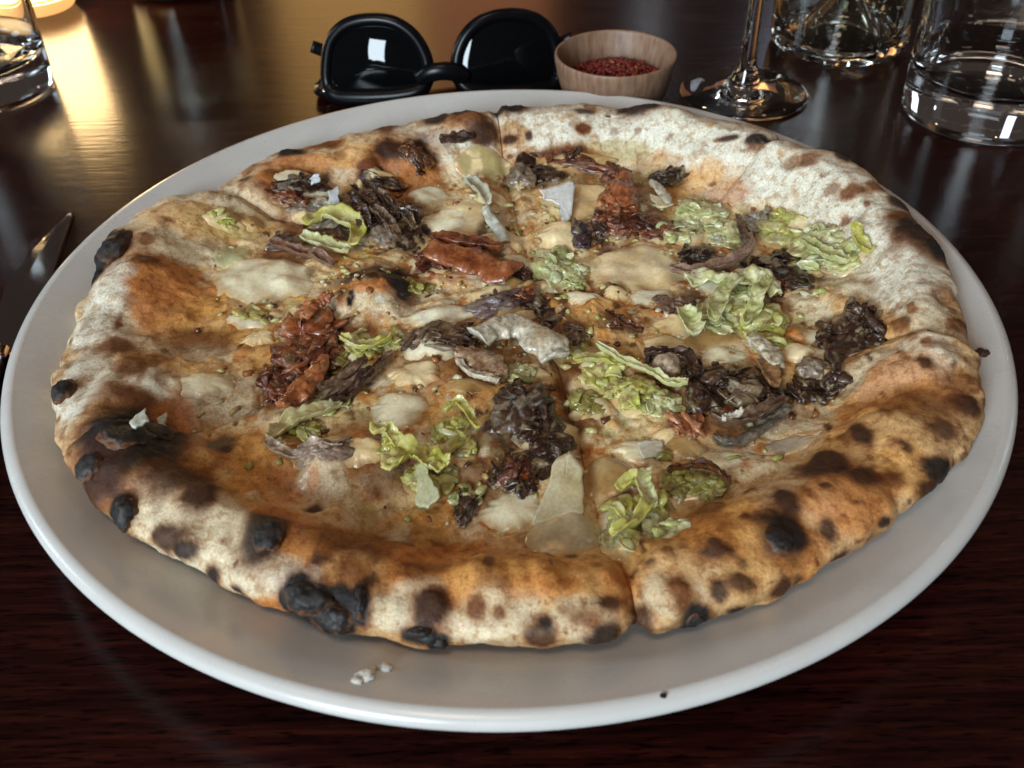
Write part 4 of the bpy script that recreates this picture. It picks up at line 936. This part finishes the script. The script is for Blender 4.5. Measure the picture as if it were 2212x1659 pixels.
sheet('cheese_shaving', [(1048,455),(1066,475),(1084,500),(1095,525)], 17, M_SHAVE, [(.46,.46,.38),(.60,.60,.52)], curl=-.5, lift=.003)
shaving([(676,405),(698,402),(700,420),(682,424)], .0065, tilt=(0, .3), cols=[(.7,.72,.74),(.74,.76,.78)])  # white shine on the dark lump, put in as a pale flake
shaving([(712,436),(732,430),(738,460),(716,464)], .005, tilt=(0, .3), cols=[(.45,.47,.46),(.55,.57,.56)])
shaving([(286,930),(322,915),(332,935),(305,945)], .0045, cols=[(.55,.58,.5)])
shaving([(350,912),(372,908),(376,920),(356,924)], .004, cols=[(.5,.52,.45)])
shaving([(1400,424),(1436,440),(1446,458),(1422,452)], .0035, tilt=(.1, .1), cols=[(.58,.46,.26),(.64,.56,.4)])
shaving([(1380,962),(1428,957),(1436,984),(1392,992)], .0028, tilt=(.05, .1), cols=[(.56,.52,.38),(.62,.58,.46)])

# charred blisters that stand out of the crust
CH = [CHAR, (.020, .017, .016), (.035, .028, .024)]
for a in [(242,525,34,40,.010,-.1),(133,838,26,24,.008,0),(268,1105,30,36,.0085,0),(660,1290,58,34,.0080,-.3),(725,1335,46,34,.0072,-.4),(778,1300,16,32,.0065,0),(905,1368,30,13,.0046,0),(950,1392,20,11,.0040,-.5),(580,1155,36,32,.0065,0),(275,930,56,28,.0055,0),(340,925,40,22,.0050,0),(192,1000,32,30,.0056,0),(1690,1165,34,24,.0036,0),(1500,1345,24,15,.0034,0)]:
    lump('char_blister', a[0], a[1], a[2]*.95, a[3]*.95, a[4]*.46, M_CHAR, CH, amp=.45, freq=1.2, ridged=.4, sub=4, lift=-.35, rot=a[5], shell=True)

# grated crumbs scattered over the filling, too small to pick apart
parts = []
cand = np.where((ARIM < .35) & (ATOP > .9))[0]
P4, F4 = ico(1)
for i in rng.choice(cand, 900):
    c = AV[i]; s_ = rng.uniform(.0004, .0013); a = rng.normal(size=(3,)); a /= np.linalg.norm(a)
    v = P4*np.array([s_*rng.uniform(.8, 2.4), s_, s_*.7])*(1+.3*rng.normal(size=(len(P4), 1)))
    t = rng.uniform(0, 6.28); v[:, :2] = np.stack([v[:, 0]*math.cos(t)-v[:, 1]*math.sin(t), v[:, 0]*math.sin(t)+v[:, 1]*math.cos(t)], 1)
    col = [(.55,.50,.33),(.50,.46,.2),(.36,.36,.1),(.10,.035,.015),(.3,.11,.03),(.45,.3,.12)][rng.integers(6)]
    parts.append((v+np.array([c[0], c[1], top(c[0], c[1], HM)+s_*.25]), F4, np.tile(np.array(col), (len(v), 1))))
V, F, C = merge(parts)
o = obj('grated_crumbs', V, F, M_CHEESE, pizza, col=C); o['kind'] = 'stuff'

# ------------------------------------------------------------------ crumbs on the plate rim
def on_plate(px, py):
    z = .015
    for _ in range(12):
        p = at(px, py, z); z = float(plate_z(math.hypot(p[0], p[1])))
    return at(px, py, z)
def crumb(px, py, s, col, lab, m, cat='crumb', seed=0, name='cheese_crumb', group=None):
    c = on_plate(px, py); p, F = ico(3)
    v = p*(1+.55*fbm(p*1.6, 1, 3, seed))[:, None]*np.array([s*1.15, s*.9, s*.34])
    v[:, 2] -= v[:, 2].min()*.85
    o = obj(name, v+c, F, m, org=c, col=np.tile(np.array(col), (len(v), 1)))
    tag(o, lab, cat, group)
g = 'crumbs fallen on the front of the plate'
crumb(790, 1462, .0020, (.66,.62,.55), 'larger white cheese crumb on the front of the plate below the burnt crust', M_SHAVE, seed=1, group=g)
crumb(773, 1472, .0013, (.60,.55,.48), 'small pale crumb just left of the larger white crumb on the plate', M_SHAVE, seed=2, group=g)
crumb(832, 1444, .0014, (.66,.62,.57), 'white crumb right of the larger crumb, nearer the crust', M_SHAVE, seed=3, group=g)
crumb(805, 1447, .0010, (.62,.58,.5), 'tiny white crumb between the two bigger crumbs on the plate', M_SHAVE, seed=4, group=g)
crumb(1433, 1504, .0007, (.012,.010,.010), 'single black pepper speck on the front right of the plate lip', M_CHAR, 'pepper speck', 5, 'pepper_speck')
crumb(2120, 765, .0022, (.06,.02,.01), 'burnt brown flake on the right of the plate beside the crust', M_CHAR, 'crumb', 6, 'burnt_flake')

# ------------------------------------------------------------------ wooden bowl with chilli flakes
bc = at(1330, 118, .034); bx, by = bc[0], bc[1]
rr_ = .5*abs(at(1462, 118, .034)[0]-at(1197, 118, .034)[0])
prof = smooth_prof([(0, .0008), (rr_*.60, .0008), (rr_*.70, .0030), (rr_*.88, .0170), (rr_*.985, .0300), (rr_, .0338), (rr_*.985, .0352), (rr_*.945, .0345), (rr_*.90, .0290), (rr_*.78, .0150), (rr_*.60, .0075), (rr_*.3, .0055), (0, .0052)], 5)
prof[0, 0] = prof[-1, 0] = 0
V, F = lathe([tuple(p) for p in prof], 96, (bx, by))
o = obj('wooden_bowl', V, F, M_BOWL, org=(bx, by, 0))
tag(o, 'small pale wooden bowl of chilli flakes between the sunglasses and the wine glass', 'bowl')
parts = []
for k in range(520):
    r = rr_*.72*math.sqrt(rng.uniform()); t = rng.uniform(0, 6.28)
    h = .0225+.0045*(1-(r/(rr_*.72))**2)+rng.uniform(0, .0012)
    v = P4*np.array([.0022, .0013, .0005])*rng.uniform(.5, 1.1)
    R_ = np.array(Matrix.Rotation(rng.uniform(0, 6.28), 3, 'Z') @ Matrix.Rotation(rng.uniform(-.7, .7), 3, 'X'))
    cc = [(.20,.010,.007),(.12,.006,.005),(.24,.028,.009),(.30,.09,.03)][rng.choice(4, p=[.45,.3,.17,.08])]
    parts.append((v@R_.T+np.array([bx+r*math.cos(t), by+r*math.sin(t), h]), F4, np.tile(np.array(cc), (len(v), 1))))
V, F = lathe([(0, .0075), (rr_*.5, .0085), (rr_*.82, .0220), (rr_*.5, .0245), (0, .0268)], 40, (bx, by))
parts.append((V, F, np.tile(np.array((.2, .01, .007)), (len(V), 1))))
V, F, C = merge(parts)
o = obj('chilli_flakes', V, F, food('dried_chilli', .45, .4, 900, .0003, 0, .5), org=(bx, by, .0072), col=C)
tag(o, 'heap of red chilli flakes in the small wooden bowl', 'chilli flakes', kind='stuff')

# ------------------------------------------------------------------ sunglasses, standing upside down on the brow
def sunglasses():
    L = at(693, 247, 0); Rr = at(1226, 227, 0)
    d = Rr-L; wid = np.linalg.norm(d); ux = d/wid; uy = np.array([-ux[1], ux[0], 0])
    lean = math.radians(15)
    mid = .5*(L+Rr) + uy*.004
    upv = np.array([0, 0, 1.0])*math.cos(lean) + uy*math.sin(lean)
    fr = np.cross(ux, upv)                      # points to the viewer
    sc = wid/.137
    def P(u, v, w_=0): return mid + ux*u*sc + upv*(v*sc*.96+.003) + fr*(w_*sc)
    def curve(u): return -0.0105*(abs(u)/.066)**2          # face-form wrap
    org = mid.copy(); org[2] = 0
    root = empty('sunglasses', tuple(org), 'black plastic sunglasses standing upside down behind the plate', 'sunglasses')
    out = [(.0075,.015),(.0092,.026),(.0150,.0365),(.0250,.0435),(.0380,.0452),(.0510,.0425),(.0600,.0345),(.0640,.0225),(.0650,.0105),(.0610,.0040),(.0500,.0030),(.0350,.0030),(.0220,.0040),(.0130,.0065)]
    for sgn in (-1, 1):
        pts = [(sgn*u, v) for u, v in out]
        cl = smooth_prof(np.array(pts+[pts[0], pts[1]]), 6)[:6*len(pts)]
        path = np.array([P(u, v, curve(u)) for u, v in cl])
        wd = np.array([.0036+.0018*ss(.012, .004, np.array([v]))[0] for u, v in cl])*sc
        cen2 = np.array([sgn*.037, .023])
        nr = np.array([fr for _ in path])
        V, F = tube(path, wd, 12, .95, nr, closed=True)
        obj('frame_rim', V, F, M_BLACK, root)
        # lens: a slightly domed dark disc filling the rim
        V = []; F = []; K = len(cl)
        for a in range(9):
            f = 1-a/8*.985
            for u, v in cl:
                q = cen2+(np.array([u, v])-cen2)*f
                V.append(P(q[0], q[1], curve(q[0])+.0038*(1-f*f)+.0002))
        m = len(V)
        V = np.array(V); B = V-fr*.0018
        for a in range(8):
            for k in range(K):
                k2 = (k+1) % K
                F.append((a*K+k, a*K+k2, (a+1)*K+k2, (a+1)*K+k)); F.append((m+a*K+k, m+(a+1)*K+k, m+(a+1)*K+k2, m+a*K+k2))
        F.append(tuple(8*K+k for k in range(K))); F.append(tuple(m+8*K+k for k in range(K))[::-1])
        if sgn > 0: F = [f[::-1] for f in F]
        obj('lens', np.concatenate([V, B]), F, M_LENS, root)
        # end piece with its hinge rivet
        V, F = tube([P(sgn*.0600, .0060, curve(.060)), P(sgn*.0660, .0065, curve(.066)-.001), P(sgn*.0700, .0068, curve(.070)-.003), P(sgn*.0708, .0068, curve(.071)-.009)], [.0042*sc, .0046*sc, .0044*sc, .0034*sc], 12, 1.0, upv)
        e = obj('end_piece', V, F, M_BLACK, root)
        c = P(sgn*.0668, .0068, curve(.0668)+.0036); p, F = ico(2)
        obj('rivet', p*np.array([.0011, .0011, .0009])*sc+c, F, M_METAL, e)
        # folded temple behind
        t0 = P(sgn*.0690, .0070, -.020); back = -.0215-.004*(sgn > 0)
        pth = [P(sgn*.0700, .0068, curve(.07)-.008), P(sgn*.0685, .0072, back-.002), P(sgn*.050, .0085, back-.004), P(0, .0130, back-.004), P(-sgn*.045, .0190, back-.002), P(-sgn*.062, .0250, back+.001), P(-sgn*.0735, .0300, back+.003)]
        pth = smooth_prof(np.array(pth), 6)
        V, F = tube(pth, np.linspace(.0022, .0016, len(pth))*sc, 10, 2.2, upv)
        obj('temple', V, F, M_BLACK, root)
    pth = smooth_prof(np.array([P(-.0125, .0120, .0005), P(-.007, .0160, .0030), P(0, .0172, .0040), P(.007, .0160, .0030), P(.0125, .0120, .0005)]), 6)
    V, F = tube(pth, .0050*sc, 12, .7, fr)
    obj('bridge', V, F, M_BLACK, root)
    for sgn in (-1, 1):
        p, F = ico(3)
        obj('nose_pad', p*np.array([.0022, .0045, .006])*sc+P(sgn*.0115, .0235, -.0055), F, M_BLACK, root)
sunglasses()

# ------------------------------------------------------------------ glassware
fc = at(1606, 197, .002)
fr_ = .5*(at(1742, 197, .002)[0]-at(1470, 197, .002)[0])
def spread_lathe(prof, c, n=96):
    pr = smooth_prof(prof, 6); pr[:, 0] = np.maximum(pr[:, 0], 0)
    if prof[0][0] == 0: pr[0, 0] = 0
    if prof[-1][0] == 0: pr[-1, 0] = 0
    return lathe([tuple(p) for p in pr], n, c)
V, F = spread_lathe([(0, .0014), (fr_*.5, .0012), (fr_*.90, .0004), (fr_*.985, .0006), (fr_, .0014), (fr_*.97, .0021), (fr_*.6, .0046), (fr_*.3, .0075), (.0070, .0120), (.0046, .0200), (.0038, .0400), (.0036, .0700), (.0044, .0880), (.0110, .0960), (.0260, .1080), (.0370, .1280), (.0400, .1500), (.0370, .1800), (.0325, .2050),
    (.0320, .2058), (.0313, .2050), (.0358, .1800), (.0388, .1500), (.0358, .1285), (.0250, .1090), (.0100, .0985), (0, .0960)], (fc[0], fc[1]))
o = obj('wine_glass', V, F, M_GLASS, org=(fc[0], fc[1], 0))
tag(o, 'clear wine glass with a thin stem and round foot just behind the plate', 'wine glass')

bl, br = at(1660, 92, 0), at(1950, 92, 0); bcx, bcy = .5*(bl[0]+br[0]), at(1805, 95, 0)[1]; bR = .5*(br[0]-bl[0])*1.0
V, F = spread_lathe([(0, .0300), (bR*.10, .0285), (bR*.28, .0180), (bR*.52, .0060), (bR*.74, .0010), (bR*.86, .0004), (bR*.96, .0026), (bR, .0080), (bR, .0300), (bR, .1000), (bR, .1600), (bR*.93, .1850), (bR*.55, .2080), (bR*.38, .2260), (bR*.36, .2900), (bR*.40, .2920), (bR*.40, .3000),
    (bR*.30, .3000), (bR*.29, .2900), (bR*.29, .2280), (bR*.48, .2050), (bR*.86, .1800), (bR*.925, .1600), (bR*.925, .1000), (bR*.92, .0300), (bR*.88, .0130), (bR*.78, .0085), (bR*.58, .0120), (bR*.36, .0240), (bR*.16, .0350), (0, .0375)], (bcx, bcy))
o = obj('bottle', V, F, M_BOTTLE, org=(bcx, bcy, 0))
tag(o, 'clear glass bottle with a deep cone shaped base behind the wine glass', 'bottle')

def tumbler(name, c, R0, R1, h, lab, base=.016, m=None, group=None):
    V, F = spread_lathe([(0, .0016), (R0*.6, .0014), (R0*.86, .0005), (R0*.965, .0012), (R0, .0060), (R0+(R1-R0)*.4, h*.4), (R1, h), (R1-.0008, h+.0008), (R1-.0022, h), (R0+(R1-R0)*.4-.0030, h*.4), (R0*.93, base+.010), (R0*.80, base+.0015), (R0*.5, base-.0005), (0, base-.001)], c)
    o = obj(name, V, F, m or M_GLASS, org=(c[0], c[1], 0)); tag(o, lab, 'glass', group); return o
G_ = 'water glasses at the edges of the table'
tl = at(1966, 262, 0); tb = at(2130, 322, 0)
tR = .040; tc_ = (tl[0]+tR*.985, tb[1]+tR*.98)
tumbler('tumbler', tc_, tR, .0425, .105, 'clear thick based water glass at the top right corner, right of the bottle', .019, group=G_)
t2r = at(114, 190, 0); t2b = at(0, 246, 0)
tc2 = (t2r[0]-.0385, t2r[1]-.002)
tumbler('tumbler', tc2, .0385, .0415, .095, 'clear thick based water glass at the left edge in front of the candle', .017, group=G_)

# lit candle in a frosted holder
cc_ = at(84, 18, 0); cR = .0255
V, F = spread_lathe([(0, .0008), (cR*.7, .0006), (cR*.92, .0022), (cR, .0090), (cR*1.01, .0125), (0, .0125)], (cc_[0], cc_[1]), 64)
HB = (V, F)
V, F = spread_lathe([(0, .0128), (cR*.95, .0128), (cR*1.01, .0150), (cR*1.06, .0750), (cR*1.03, .0762), (cR*1.0, .0750), (cR*.93, .0190), (cR*.8, .0160), (0, .0160)], (cc_[0], cc_[1]), 64)
root = empty('candle_holder', (cc_[0], cc_[1], 0), 'glowing frosted glass candle holder at the top left, behind the water glass', 'candle')
obj('holder_glass', V, F, M_FROST, root, org=(cc_[0], cc_[1], 0)); obj('holder_base', HB[0], HB[1], M_BASE, root, org=(cc_[0], cc_[1], 0))
V, F = spread_lathe([(0, .0166), (cR*.78, .0168), (cR*.88, .0200), (cR*.90, .0330), (cR*.7, .0345), (0, .0335)], (cc_[0], cc_[1]), 48)
wx = obj('wax', V, F, M_WAXLIT, root)
V, F = tube([(cc_[0], cc_[1], .033), (cc_[0]+.0004, cc_[1], .0385), (cc_[0]+.0012, cc_[1], .042)], [.0008, .0007, .0006], 8, 1, (1, 0, 0))
obj('wick', V, F, M_CHAR, wx, col=np.tile(np.array((.01, .01, .01)), (len(V), 1)))
V, F = spread_lathe([(0, .0405), (.0030, .0430), (.0052, .0490), (.0040, .0580), (.0016, .0680), (0, .0730)], (cc_[0], cc_[1]), 24)
obj('flame', V, F, M_FLAME, root)

# glass with pale contents at the top edge
jc = at(388, -32, 0); jR = .5*(at(505, 0, 0)[0]-at(268, 0, 0)[0])
V, F = spread_lathe([(0, .0012), (jR*.6, .0010), (jR*.84, .0006), (jR*.96, .0030), (jR, .0100), (jR*1.02, .0800), (jR*1.0, .0812), (jR*.965, .0800), (jR*.945, .0160), (jR*.8, .0085), (0, .0075)], (jc[0], jc[1]), 72)
root = empty('glass_jar', (jc[0], jc[1], 0), 'round glass with pale contents cut off by the top edge, right of the candle', 'glass')
obj('jar_glass', V, F, glass('greenish_glass', (.62, .72, .60)), root, org=(jc[0], jc[1], 0))
V, F = spread_lathe([(0, .0082), (jR*.76, .0092), (jR*.90, .0170), (jR*.915, .0480), (jR*.88, .0500), (0, .0495)], (jc[0], jc[1]), 60)
obj('wax_fill', V, F, M_WAXDIM, root)

# ------------------------------------------------------------------ knife
tip = at(158, 452, .003); e1 = at(112, 590, .003); l1 = at(66, 530, .003); l2 = at(20, 600, .003)
dr = e1-tip; dr[2] = 0; dr /= np.linalg.norm(dr); sd_ = np.array([dr[1], -dr[0], 0.0])
if sd_[0] > 0: sd_ = -sd_
def blade():
    L = .105; nS = 40; V = []; F = []
    for i in range(nS+1):
        t = (i/nS)**1.4; s_ = t*L
        wd = .0012+.0170*min(1, (s_/.052))**.62
        p0 = tip+dr*s_
        for f, hz in ((0, .0006), (0, .0024), (.10, .0029), (.55, .0026), (.90, .0014), (1, .0008), (.5, .0004)):
            V.append(p0*np.array([1, 1, 0])+sd_*wd*f+np.array([0, 0, hz]))
    for i in range(nS):
        for k in range(7):
            k2 = (k+1) % 7; F.append((i*7+k, i*7+k2, (i+1)*7+k2, (i+1)*7+k))
    F.append(tuple(range(7))[::-1]); F.append(tuple(nS*7+k for k in range(7)))
    return np.array(V), F, tip+dr*L+sd_*.012
V, F, hp = blade()
kn = empty('table_knife', (float(hp[0]), float(hp[1]), 0), 'steel table knife lying left of the plate with its blade tip showing', 'knife')
obj('blade', V, F, M_STEEL, kn, smooth=False)
hp2 = hp+dr*.095-sd_*.002
pth = np.array([hp+np.array([0, 0, -hp[2]+.0045])+(hp2-hp)*t*np.array([1, 1, 0]) for t in np.linspace(-.02, 1, 14)])
V, F = tube(pth, .0065+.0025*np.linspace(0, 1, 14)**2, 14, .5, (0, 0, 1))
V[:, 2] = np.maximum(V[:, 2], .0003)
obj('handle', V, F, M_STEEL, kn)

# ------------------------------------------------------------------ render settings
S.cycles.use_denoising = True
S.cycles.max_bounces = 12; S.cycles.transmission_bounces = 12; S.cycles.glossy_bounces = 6; S.cycles.diffuse_bounces = 4
S.cycles.caustics_reflective = False; S.cycles.caustics_refractive = False
S.cycles.sample_clamp_indirect = 6
